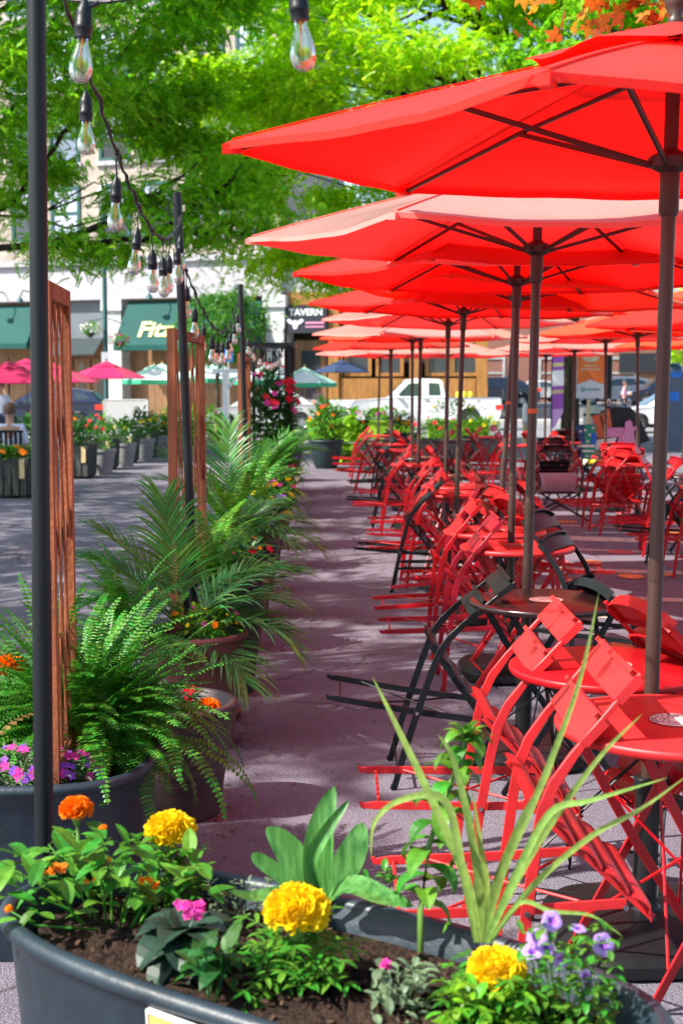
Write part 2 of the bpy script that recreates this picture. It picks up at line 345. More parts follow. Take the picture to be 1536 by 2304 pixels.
def tag(o, label, cat, group=None, kind=None):
    o['label'] = label
    if cat: o['category'] = cat
    if group: o['group'] = group
    if kind: o['kind'] = kind
    return o
def thing(name, label, cat, loc=(0, 0, 0), rz=0, group=None):
    o = bpy.data.objects.new(name, None); COL.objects.link(o); o.location = loc; o.rotation_euler = (0, 0, rz)
    o.empty_display_size = 0.1
    return tag(o, label, cat, group)
def copy_tree(o, parent=None):
    c = o.copy(); COL.objects.link(c); c.parent = parent
    for ch in list(o.children): copy_tree(ch, c)
    return c
def struct(o): o['kind'] = 'structure'; return o
def text(body, size, parent, m, loc, rot, name='lettering', extrude=0.004, bold=0.0, sx=1.0):
    cu = bpy.data.curves.new(name, 'FONT'); cu.body = body; cu.size = size; cu.extrude = extrude; cu.align_x = 'CENTER'; cu.align_y = 'CENTER'; cu.offset = bold
    tmp = bpy.data.objects.new('tmp', cu); COL.objects.link(tmp); bpy.context.view_layer.update()
    me = bpy.data.meshes.new_from_object(tmp.evaluated_get(bpy.context.evaluated_depsgraph_get())); bpy.data.objects.remove(tmp); me.materials.clear(); me.materials.append(M[m]); me.name = name
    o = bpy.data.objects.new(name, me); COL.objects.link(o); o.parent = parent; o.location = loc; o.rotation_euler = rot; o.scale = (sx, 1, 1)
    return o
ORD = ['first', 'second', 'third', 'fourth', 'fifth', 'sixth', 'seventh', 'eighth', 'ninth', 'tenth', 'eleventh', 'twelfth', 'thirteenth', 'fourteenth', 'fifteenth', 'sixteenth', 'seventeenth', 'eighteenth', 'nineteenth', 'twentieth']
# ------------------------------------------------------------------ ground and street
def sheet(name, x0, y0, x1, y1, z, m, poly=None):
    b = MB()
    if poly: b.add([(x, y, z) for x, y in poly], [tuple(range(len(poly)))])
    else: b.add([(x0, y0, z), (x1, y0, z), (x1, y1, z), (x0, y1, z)], [(0, 1, 2, 3)])
    return struct(b.build(name, m))
sheet('ground', -300, -60, 300, 500, 0.0, 'asphalt')
sheet('road', -120, 38, 120, 58.5, 0.004, 'road')
b = MB(); b.box((34, 80, .33), (56, 33, .60)); struct(b.build('car_park_ground', 'road'))
b = MB(); b.box((0, 72.15, 0.06), (240, 27, 0.13)); struct(b.build('pavement', 'paving'))
b = MB(); b.box((0, 58.55, 0.07), (240, 0.18, 0.15)); struct(b.build('kerb', 'kerb'))
# painted plaza artwork on the right
def arc_poly(cx, cy, r0, r1, a0, a1, n=40):
    return [(cx + r1 * math.cos(a0 + (a1 - a0) * i / n), cy + r1 * math.sin(a0 + (a1 - a0) * i / n)) for i in range(n + 1)] + \
           [(cx + r0 * math.cos(a1 - (a1 - a0) * i / n), cy + r0 * math.sin(a1 - (a1 - a0) * i / n)) for i in range(n + 1)]
b = MB()
def strip(poly): 
    n = len(poly) // 2; o = [(x, y, 0.004) for x, y in poly]
    b.add(o, [(i, i + 1, len(o) - 2 - i, len(o) - 1 - i) for i in range(n - 1)])
for (r0, r1, a0, a1) in ((10.42, 10.60, 251, 300), (11.35, 11.42, 254, 300), (12.4, 13.15, 258.5, 300), (8.9, 9.1, 247, 300), (7.5, 7.62, 243, 300), (6.4, 6.8, 242, 300), (5.3, 5.4, 235, 300)):
    strip(arc_poly(4.5, 20.0, r0, r1, R(a0), R(a1)))
struct(b.build('painted_ring_marking', 'cream_paint'))
b = MB(); b2 = MB()
for i in range(46):
    x = random.uniform(1.5, 4.6); y = random.uniform(7.4, 16.5)
    s = random.uniform(0.06, 0.13)
    (b if i % 3 else b2).add([(x + s * math.cos(t * math.pi / 8), y + s * 1.4 * math.sin(t * math.pi / 8), 0.008) for t in range(16)], [tuple(range(16))])
struct(b.build('painted_orange_marking', 'orange_paint')); struct(b2.build('painted_pink_marking', 'pink_paint'))
# dry leaf litter
def scatter_litter():
    V = []; F = []
    pts = [(random.uniform(-0.35, 0.6), random.uniform(3, 16)) for _ in range(260)] + [(random.gauss(-0.42, 0.05), random.uniform(3, 20)) for _ in range(900)] + \
          [(random.uniform(-4.2, -0.9), random.gauss(12.3, 0.35)) for _ in range(900)] + [(random.uniform(0.6, 5), random.uniform(3, 18)) for _ in range(180)]
    for x, y in pts:
        s = random.uniform(0.004, 0.016) * (1 if y < 9 else 1.4); a = random.uniform(0, 6.28); o = len(V)
        for k, (p, q) in enumerate(((-1, 0), (0, -0.45), (1, 0), (0, 0.45))):
            V.append((x + s * (p * math.cos(a) - q * math.sin(a)), y + s * (p * math.sin(a) + q * math.cos(a)), 0.006 + (0.004 if k % 2 else 0.0)))
        F.append((o, o + 1, o + 2, o + 3))
    o = np_mesh('fallen_leaves', V, F, mat('dry_leaf', (0.16, 0.07, 0.03), 0.9, rand=0.6, hue=0.03)); tag(o, 'tiny dry leaves and crumbs scattered over the asphalt', 'leaf litter', kind='stuff')
scatter_litter()

# ------------------------------------------------------------------ street buildings
def quad_panel(mb, O, U, x0, z0, x1, z1, depth, off=0.0):
    """box on a facade: O origin, U unit along the wall, N outward; spans x0..x1, z0..z1, front face at off, thickness depth"""
    U = Vector(U); N = Vector((U.y, -U.x, 0)); c = Vector(O) + U * ((x0 + x1) / 2) + N * (off - depth / 2) + Vector((0, 0, (z0 + z1) / 2))
    rot = Matrix((U, N, Vector((0, 0, 1)))).transposed()
    mb.box(c, (abs(x1 - x0), depth, abs(z1 - z0)), rot)
def window_group(parent, O, U, x0, z0, w_, h_, frame='teal_frame', glass='win', off=0.0, mull=True, blind=0.0):
    f = MB(); t = 0.16
    for (a, b_, c, d) in ((x0, z0, x0 + t, z0 + h_), (x0 + w_ - t, z0, x0 + w_, z0 + h_), (x0 + t, z0, x0 + w_ - t, z0 + t), (x0 + t, z0 + h_ - t, x0 + w_ - t, z0 + h_)):
        quad_panel(f, O, U, a, b_, c, d, 0.16, off + 0.06)
    if mull: quad_panel(f, O, U, x0 + t, z0 + h_ * 0.5 - 0.06, x0 + w_ - t, z0 + h_ * 0.5 + 0.06, 0.12, off + 0.045)
    fo = f.build('window', frame, parent)
    g = MB(); quad_panel(g, O, U, x0 + t, z0 + t, x0 + w_ - t, z0 + h_ - t, 0.04, off - 0.02); g.build('pane', glass, fo)
    if blind > 0:
        g = MB(); quad_panel(g, O, U, x0 + t, z0 + h_ - t - blind * h_, x0 + w_ - t, z0 + h_ - t, 0.015, off + 0.0); g.build('blind', 'blind', fo)
    return fo
def box_wall(mb, O, U, L, H, D, z0=0.0):
    quad_panel(mb, O, U, 0, z0, L, H, D, 0.0)

AO = Vector((-24.6, 70.6, 0.12)); AU = (Vector((-2.85, 62.9, 0)) - Vector((-24.6, 70.6, 0))); AL = AU.length; AU = AU.normalized(); AN = Vector((AU.y, -AU.x, 0))
bA = thing('corner_building', 'pale stone building across the street with teal window frames and awnings', 'building', (0, 0, 0))
b = MB(); quad_panel(b, AO, AU, 0, 7.6, AL, 24, 9, 0.0); b.build('wall', 'stone', bA)
b = MB(); quad_panel(b, AO, AU, -0.1, 5.9, AL + 0.12, 7.45, 9.2, 0.22); quad_panel(b, AO, AU, -0.2, 7.45, AL + 0.22, 7.75, 9.4, 0.42); quad_panel(b, AO, AU, -0.15, 5.75, AL + 0.15, 5.9, 9.3, 0.3)
b.build('cornice', 'stone_white', bA)
b = MB(); quad_panel(b, AO, AU, 0.1, 0, AL - 0.1, 5.75, 8.0, -0.75); b.build('ground_storey', 'shopwood', bA)
def fx(px):
    r = ray(px, 874); # intersection of the view line with the facade line
    den = AU.x * r.y - AU.y * r.x; return (AO.y * r.x - AO.x * r.y) / den
for px in (-3.2, fx(240), fx(601)):
    b = MB(); quad_panel(b, AO, AU, px, 0.0, px + .95, 5.2, 1.2, 0.16); quad_panel(b, AO, AU, px - 0.08, 0.0, px + 1.03, 0.9, 1.3, 0.26); quad_panel(b, AO, AU, px - 0.1, 5.2, px + 1.05, 5.75, 1.3, 0.3)
    b.build('pier', 'stone_grey', bA)
for fl, z0 in enumerate((8.7, 12.4, 16.0, 19.6)):
    for i in range(9):
        x0 = 0.9 + i * 2.5 + (0.25 if i % 2 else 0)
        if x0 + 1.7 > AL: continue
        window_group(bA, AO, AU, x0, z0, 1.65, 2.6, blind=random.choice((0, 0.25, 0.5, 0.85)), glass=random.choice(('win', 'win_dark')), off=0.02)
        b = MB(); quad_panel(b, AO, AU, x0 - 0.15, z0 - 0.22, x0 + 1.8, z0 - 0.003, 0.3, 0.15); b.build('sill', 'stone_white', bA)
b = MB(); quad_panel(b, AO, AU, fx(112), 3.9, fx(236), 5.75, 0.5, -0.1); b.build('fascia', 'shop_grey', bA)
b = MB()
cx0 = fx(114); cdx = (fx(234) - cx0) / 18
for i in range(18):
    x = cx0 + i * cdx; b.poly_extrude([(0, 3.9), (0.9, 3.1), (0.9, 3.04), (0, 3.84)], AU * (cdx * .9), AO + AU * x, AN, (0, 0, 1))
b.build('metal_canopy', 'tub_green', bA)
for (x0, x1) in ((fx(118), fx(150)), (fx(154), fx(190)), (fx(194), fx(232))):
    d = MB(); quad_panel(d, AO, AU, x0, 0, x1, 2.9, 0.15, -0.6); do = d.build('door', 'timber' if x0 < 8 else 'shopwood', bA)
    d = MB(); quad_panel(d, AO, AU, x0 + 0.3, 0.9, x1 - 0.3, 2.7, 0.05, -0.57); d.build('pane', 'win_dark', do)
def awning(x0, x1, zt, zb, depth):
    b = MB(); b.poly_extrude([(0.02, zt), (depth, zb + 0.25), (depth, zb), (depth - 0.03, zb), (depth - 0.03, zb + 0.22), (0.02, zt - 0.04)], AU * (x1 - x0), AO + AU * x0 - Vector((0, 0, 0.12)), AN, (0, 0, 1))
    b.poly_extrude([(0.02, zt), (depth, zb + 0.25), (depth, zb), (0.02, zb)], AU * 0.03, AO + AU * x0 - Vector((0, 0, 0.12)) - AU * 0.031, AN, (0, 0, 1))
    b.poly_extrude([(0.02, zt), (depth, zb + 0.25), (depth, zb), (0.02, zb)], AU * 0.03, AO + AU * x1 - Vector((0, 0, 0.12)) + AU * 0.001, AN, (0, 0, 1))
    return b.build('awning', 'teal', bA)
awning(fx(-60), fx(98), 5.7, 3.5, 1.5)
aw = awning(fx(294), fx(590), 5.75, 3.35, 1.6)
tx = AO + AU * fx(376) + AN * 1.13 + Vector((0, 0, 4.20))
ang = math.atan2(AU.y, AU.x)
text('Fitz', 1.25, aw, 'sign_gold', tx, (R(90 - 36), 0, ang), bold=0.035)
for x in (fx(20), fx(80), fx(365), fx(450), fx(550)):
    b = MB(); b.tube([AO + AU * x + AN * 0.2 + Vector((0, 0, 6.2)), AO + AU * x + AN * 0.9 + Vector((0, 0, 6.25)), AO + AU * x + AN * 1.2 + Vector((0, 0, 5.9))], 0.03, 6)
    b.lathe([(0.03, 0.25), (0.09, 0.2), (0.2, 0.0), (0.17, 0.0)], 12, AO + AU * x + AN * 1.2 + Vector((0, 0, 5.65))); b.build('gooseneck_lamp', 'teal_frame', bA)

# tavern
BO = Vector((-2.7, 63.0, 0.12)); BU = Vector((1, -0.12, 0)).normalized(); BN = Vector((BU.y, -BU.x, 0)); BL = 9.4
bB = thing('tavern_building', 'timber fronted tavern with golden posts beside the stone building', 'building')
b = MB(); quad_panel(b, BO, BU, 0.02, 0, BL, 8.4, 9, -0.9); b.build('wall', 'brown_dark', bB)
b = MB(); quad_panel(b, BO, BU, 0.02, 5.9, BL, 9.2, 9.6, 0.0); b.build('upper_storey', 'stone_grey', bB)
for x in (2.1, 5.9, 9.0):
    b = MB(); quad_panel(b, BO, BU, x, 0, x + 0.5, 5.9, 0.45, 0.06); b.build('post', 'timber', bB)
b = MB()
for x, s in ((2.6, 1), (5.9, -1), (6.4, 1), (9.0, -1)):
    b.bar([BO + BU * x + BN * -0.2 + Vector((0, 0, 3.9)), BO + BU * (x + s * 1.1) + BN * -0.2 + Vector((0, 0, 5.2))], 0.2, 0.28, up=tuple(BN))
b.build('brace', 'timber', bB)
b = MB(); quad_panel(b, BO, BU, 0.1, 5.3, 9.4, 5.9, 0.35, 0.1); b.build('beam', 'timber', bB)
b = MB(); quad_panel(b, BO, BU, 2.65, 0, 5.85, 1.9, 0.2, -0.05); quad_panel(b, BO, BU, 6.45, 0, 8.95, 1.9, 0.2, -0.05)
b.build('dado_panel', 'timber', bB)
for x0 in (2.8, 4.3, 6.6, 7.8): window_group(bB, BO, BU, x0, 2.0, 1.3, 1.7, frame='timber', glass='win_dark', off=-0.3, mull=False)
d = MB(); quad_panel(d, BO, BU, 0.45, 0, 1.95, 3.7, 0.12, -0.5); do = d.build('door', 'shopwood', bB)
d = MB(); quad_panel(d, BO, BU, 0.75, 0.9, 1.65, 3.2, 0.05, -0.46); d.build('pane', 'win_dark', do)
b = MB(); quad_panel(b, BO, BU, 0.12, 4.0, 2.05, 5.25, 0.12, 0.24); sg = b.build('hanging_sign', 'sign_black', bB)
so = BO + BU * 1.08 + BN * 0.25; bang = math.atan2(BU.y, BU.x)
text('TAVERN', 0.42, sg, 'white', so + Vector((0, 0, 4.95)), (R(90), 0, bang), bold=0.015)
b = MB()
c0 = so + Vector((0, 0, 4.45)) - BU * 0.5
b.poly_extrude([(-.42, .12), (-.3, .22), (-.12, .1), (0, .16), (.12, .1), (.3, .22), (.42, .12), (.26, -.02), (.14, -.06), (.08, -.26), (-.08, -.26), (-.14, -.06), (-.26, -.02)], BN * 0.02, c0, BU); b.build('bull_head_emblem', 'white', sg)
b = MB(); quad_panel(b, so, BU, -0.02, 4.42, 0.85, 4.52, 0.02, 0.015); quad_panel(b, so, BU, -0.02, 4.25, 0.85, 4.33, 0.02, 0.015); b.build('small_print_band', 'pink_card', sg)
# far brick building and grey block beyond the car park
bC = thing('brick_building', 'low red brick building beyond the car park', 'building')
b = MB(); b.box((15, 95, 4.0), (17, 6, 8)); b.build('wall', 'brick', bC)
for x in (9, 13.5, 18):
    window_group(bC, Vector((x, 92, 0)), Vector((1, 0, 0)), 0, 1.5, 2.2, 2.2, frame='stone_grey', glass='win')
b = MB(); b.box((15, 95, 8.15), (17.4, 6.4, 0.3)); b.build('parapet', 'stone_grey', bC)
b = MB(); b.box((20.6, 91.9, 3.3), (3.2, 0.12, 1.3)); sg = b.build('sign_board', 'sign_black', bC)
bD = thing('grey_building', 'pale grey block with flat roof far behind the parked cars', 'building')
b = MB(); b.box((3.5, 108, 4.5), (13, 8, 9)); b.box((36, 100, 6), (22, 8, 12)); b.build('wall', 'stone_grey', bD)
for i in range(5): window_group(bD, Vector((-2.2 + i * 2.4, 104, 0)), Vector((1, 0, 0)), 0, 2.2, 1.3, 2.4, frame='stone_white', glass='win')
for i in range(6): window_group(bD, Vector((26.5 + i * 3.2, 96, 0)), Vector((1, 0, 0)), 0, 3.2, 1.6, 2.4, frame='stone_white', glass='win_dark')

# ------------------------------------------------------------------ trees
def spray_template(nl=7, length=0.28, lw=0.05):
    """a compound leaf: pairs of leaflets along a drooping midrib; quads"""
    V = []; F = []
    for i in range(nl):
        t = (i + 0.6) / nl; x = t * length; z = -0.35 * length * t * t
        for sgn in (-1, 1):
            o = len(V); L = length * 0.30 * (1 - 0.45 * t); ww = lw * 0.5 * (1 - 0.3 * t)
            V += [(x, 0, z), (x + ww + L * 0.25, sgn * L * 0.5, z - 0.01), (x + L * 0.35, sgn * L, z - 0.02), (x - ww + L * 0.1, sgn * L * 0.5, z - 0.01)]
            F.append((o, o + 1, o + 2, o + 3))
    return np.array(V, np.float32), np.array(F, np.int32)
def maple_template(s=0.1):
    pts = [(0, 0), (.18, -.28), (.42, -.22), (.40, -.42), (.78, -.52), (.62, -.22), (1.05, 0), (.62, .22), (.78, .52), (.40, .42), (.42, .22), (.18, .28)]
    V = [(x * s, y * s, -0.15 * s * x * x) for x, y in pts]; V = [(0.35 * s, 0, 0)] + V
    n = len(pts); F = [(0, 1 + i, 1 + (i + 1) % n) for i in range(n)]
    return np.array(V, np.float32), np.array(F, np.int32)
def instance(T, F, pos, yaw, pitch, roll, scale):
    n = len(pos); cy, sy, cp, sp, cr, sr = np.cos(yaw), np.sin(yaw), np.cos(pitch), np.sin(pitch), np.cos(roll), np.sin(roll)
    Rm = np.empty((n, 3, 3), np.float32)
    Rm[:, 0, 0] = cy * cp; Rm[:, 0, 1] = cy * sp * sr - sy * cr; Rm[:, 0, 2] = cy * sp * cr + sy * sr
    Rm[:, 1, 0] = sy * cp; Rm[:, 1, 1] = sy * sp * sr + cy * cr; Rm[:, 1, 2] = sy * sp * cr - cy * sr
    Rm[:, 2, 0] = -sp; Rm[:, 2, 1] = cp * sr; Rm[:, 2, 2] = cp * cr
    V = np.einsum('nij,vj->nvi', Rm, T) * scale[:, None, None] + pos[:, None, :]
    Fo = (F[None] + (np.arange(n) * len(T))[:, None, None]).reshape(-1, F.shape[1])
    return V.reshape(-1, 3), Fo
def tree(name, label, cat, base, trunk_r, fork_z, crown_c, crown_r, n_clump, per, leafmat, seed, tmpl, group=None, clump_r=0.7, extra=(), flat=0.45, lim=0.3, scale=(0.7, 1.3), branch_every=1, hollow=0.35, lean=(0, 0), limbs=()):
    g = np.random.default_rng(seed); rnd = random.Random(seed)
    t = thing(name, label, cat, base, 0, group)
    base = Vector(base); cc = Vector(crown_c) - base; fork = Vector((lean[0], lean[1], fork_z))
    k = MB(); pts = [Vector((0, 0, -0.05)), Vector((lean[0] * 0.1, lean[1] * .1, 0.25)), Vector((lean[0] * 0.4, lean[1] * .4, fork_z * 0.5)), fork]
    k.tube(pts, [trunk_r * 1.45, trunk_r * 1.08, trunk_r * 0.93, trunk_r * 0.8], 14)
    top = Vector((cc.x * 0.6 + fork.x * .4, cc.y * 0.6 + fork.y * .4, cc.z + crown_r[2] * 0.55))
    mid = (fork + top) / 2 + Vector((rnd.uniform(-.4, .4), rnd.uniform(-.4, .4), 0))
    k.tube([fork, mid, top], [trunk_r * 0.75, trunk_r * 0.45, trunk_r * 0.12], 8)
    k.build('trunk', 'bark', t, True)
    # clump centres
    cl = []
    while len(cl) < n_clump:
        p = g.normal(size=3); p /= np.linalg.norm(p); r = g.uniform(hollow, 1.0) ** 0.5
        q = np.array([p[0] * crown_r[0], p[1] * crown_r[1], p[2] * crown_r[2]]) * r
        if p[2] < 0 and abs(p[2]) > 0.75 and r > 0.8: continue
        cl.append(q + np.array(cc))
    for e in extra: cl.append(np.array(Vector(e) - base))
    cl = np.array(cl)
    # limbs
    k = MB(); axis = [fork + (mid - fork) * a for a in (0, .5, 1)] + [mid + (top - mid) * a for a in (.3, .6)]
    for i in range(0, len(cl), branch_every):
        e = Vector(cl[i]); s = min(axis, key=lambda q: (q - e).length + 0.6 * max(0, q.z - e.z + 0.6) * 2)
        d = (e - s); L = d.length; r0 = trunk_r * lim * min(1, L / (max(crown_r) * 0.9)) + 0.012
        sg_ = rnd.choice((-1, 1)); m1 = s + d * 0.3 + Vector((rnd.uniform(-.1, .1), rnd.uniform(-.1, .1), 0.13 + .05 * sg_)) * L; m2 = s + d * 0.62 + Vector((rnd.uniform(-.08, .08), rnd.uniform(-.08, .08), 0.10 - .06 * sg_)) * L; m3 = s + d * 0.84 + Vector((rnd.uniform(-.04, .04), rnd.uniform(-.04, .04), 0.05 + .04 * sg_)) * L
        k.tube([s, (s + m1) / 2 + Vector((0, 0, .03 * L)), m1, (m1 + m2) / 2 + Vector((0, 0, -.02 * L * sg_)), m2, m3, e], [r0, r0 * .8, r0 * 0.62, r0 * .48, r0 * 0.33, r0 * .2, 0.005], 5)
    for lb_ in limbs:
        pp = [P(*q) - base for q in lb_]; n_ = len(pp); sm = []
        for i in range(n_ - 1):
            for j in range(4): u = j / 4; sm.append(pp[i].lerp(pp[i + 1], u) + Vector((rnd.uniform(-.05, .05), 0, rnd.uniform(-.06, .06))))
        sm.append(pp[-1]); k.tube(sm, [.085 * (1 - .85 * i / len(sm)) for i in range(len(sm))], 6)
    k.build('branches', 'branch', t, True)
    # leaf sprays
    T, F = tmpl; n = len(cl) * per
    idx = np.repeat(np.arange(len(cl)), per); rr = clump_r * g.uniform(0.6, 1.4, len(cl))[idx]
    off = g.normal(size=(n, 3)) * rr[:, None] * np.array([0.55, 0.55, 0.55 * flat])
    pos = cl[idx] + off
    yaw = np.arctan2(off[:, 1], off[:, 0]) + g.normal(size=n) * 1.2
    pitch = g.normal(size=n) * 0.55 + 0.2; roll = g.normal(size=n) * 0.7
    V, Fo = instance(T, F, pos.astype(np.float32), yaw, pitch, roll, g.uniform(scale[0], scale[1], n).astype(np.float32))
    np_mesh('crown', V, Fo, leafmat, t)
    return t
SP = spray_template(5, 0.26, 0.085); SPS = spray_template(5, 0.20, 0.06)
TG = 'locust trees along the street'
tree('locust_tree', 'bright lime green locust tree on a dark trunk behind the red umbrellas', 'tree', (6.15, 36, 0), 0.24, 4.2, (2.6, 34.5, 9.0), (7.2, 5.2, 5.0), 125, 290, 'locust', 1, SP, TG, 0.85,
     extra=[(-1.6 + i * .55, 33 + (i % 3) * .4, 4.55 + (i % 4) * .35) for i in range(8)] + [(-.1, 32, 4.3), (0.4, 32.3, 4.15), (0.8, 32, 4.4), (-.9, 32.4, 4.85)], branch_every=2,
     limbs=[[(1285, 560, 36), (1270, 300, 34), (1190, 170, 33), (1110, 40, 32.5)], [(1275, 420, 34), (1235, 230, 32), (1250, 60, 31.5), (1290, -60, 31)], [(1270, 380, 34), (1080, 200, 31.5), (880, 160, 31), (700, 190, 30.8)], [(1080, 330, 33), (900, 275, 31), (760, 300, 30.8), (600, 390, 30.6)], [(1080, 200, 31.5), (950, 90, 31), (820, 30, 31)]])
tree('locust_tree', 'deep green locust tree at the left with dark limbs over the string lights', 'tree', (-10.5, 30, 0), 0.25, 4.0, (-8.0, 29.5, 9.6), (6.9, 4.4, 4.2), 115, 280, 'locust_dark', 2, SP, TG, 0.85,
     extra=[(-5.9, 28.5, 4.55), (-5.0, 28.7, 4.45), (-3.4, 28.6, 4.9), (-2.5, 28.8, 5.0), (-1.8, 28.6, 5.1), (-2.9, 29, 5.7), (-2.2, 29, 6.1), (-4.4, 28.8, 5.6), (-7.0, 28.6, 5.6)], branch_every=2,
     limbs=[[(-160, 575, 28.6), (120, 549, 28.6), (330, 541, 28.7), (480, 520, 28.8), (640, 540, 28.9)], [(-140, 560, 29), (40, 445, 28.9), (120, 330, 28.8), (215, 215, 28.8), (300, 90, 28.8)], [(120, 549, 28.6), (250, 500, 28.5), (360, 430, 28.5), (450, 360, 28.6)], [(330, 541, 28.7), (430, 470, 28.7), (520, 400, 28.8), (590, 300, 28.9)]])
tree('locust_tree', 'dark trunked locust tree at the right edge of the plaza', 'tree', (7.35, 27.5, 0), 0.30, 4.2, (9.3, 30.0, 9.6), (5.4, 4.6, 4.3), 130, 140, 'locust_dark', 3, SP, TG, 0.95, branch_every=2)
tree('locust_tree', 'locust tree beside the left plaza shading the far planters', 'tree', (-11.2, 17, 0), 0.22, 3.8, (-9.6, 14.6, 7.6), (3.6, 5.2, 2.6), 58, 90, 'locust_dark', 4, SP, TG, 0.85, branch_every=2)  # out of view, put in for the shade its crown throws
tree('locust_tree', 'locust tree beside the left plaza shading the near walkway', 'tree', (-10.6, 7, 0), 0.22, 3.8, (-8.6, 5.4, 7.4), (3.0, 4.4, 2.3), 58, 85, 'locust_dark', 5, SP, TG, 0.75, branch_every=2)  # out of view, added with its crown shaped to dapple the walkway with shade
tree('street_tree', 'small round street tree in front of the teal awning', 'tree', (-5.0, 54, 0.0), 0.10, 2.0, (-4.75, 54, 4.0), (1.55, 1.5, 1.5), 46, 110, 'leaf', 6, SPS, None, 0.6, flat=0.8)
def maple():
    t = tree('copper_maple', 'maple with orange copper leaves hanging above the nearest umbrella', 'tree', (7.5, 10.5, 0), 0.2, 3.0, (6.2, 10.4, 6.6), (3.2, 2.6, 2.2), 50, 60, 'maple', 8, maple_template(0.11), None, 0.6,
         extra=[(1.78, 7.9, 4.05), (1.95, 8.0, 3.86), (2.15, 7.8, 3.74), (2.3, 8.1, 3.9), (1.6, 8.0, 4.12), (2.5, 8, 3.85), (2.05, 8.2, 4.1), (2.8, 8.2, 4.0)], flat=0.8)
maple()
# tree line far down the street
for i, (x, y, h, r_) in enumerate(((-34, 84, 9, 5), (24, 84, 8, 4.2), (33, 78, 9, 4.6), (9, 98, 7.5, 3.5))):
    tree('street_tree', ('round green tree far left behind the stone building', 'green tree behind the parked cars at the right', 'tall green tree at the far right of the car park', 'green tree between the grey block and brick building')[i],
         'tree', (x, y, 0), 0.16, 2.5, (x, y, h * 0.65), (r_, r_, h * 0.38), 40, 80, 'locust', 20 + i, SP, 'trees beyond the street', 1.1, flat=0.8, scale=(1.4, 2.2), branch_every=3)
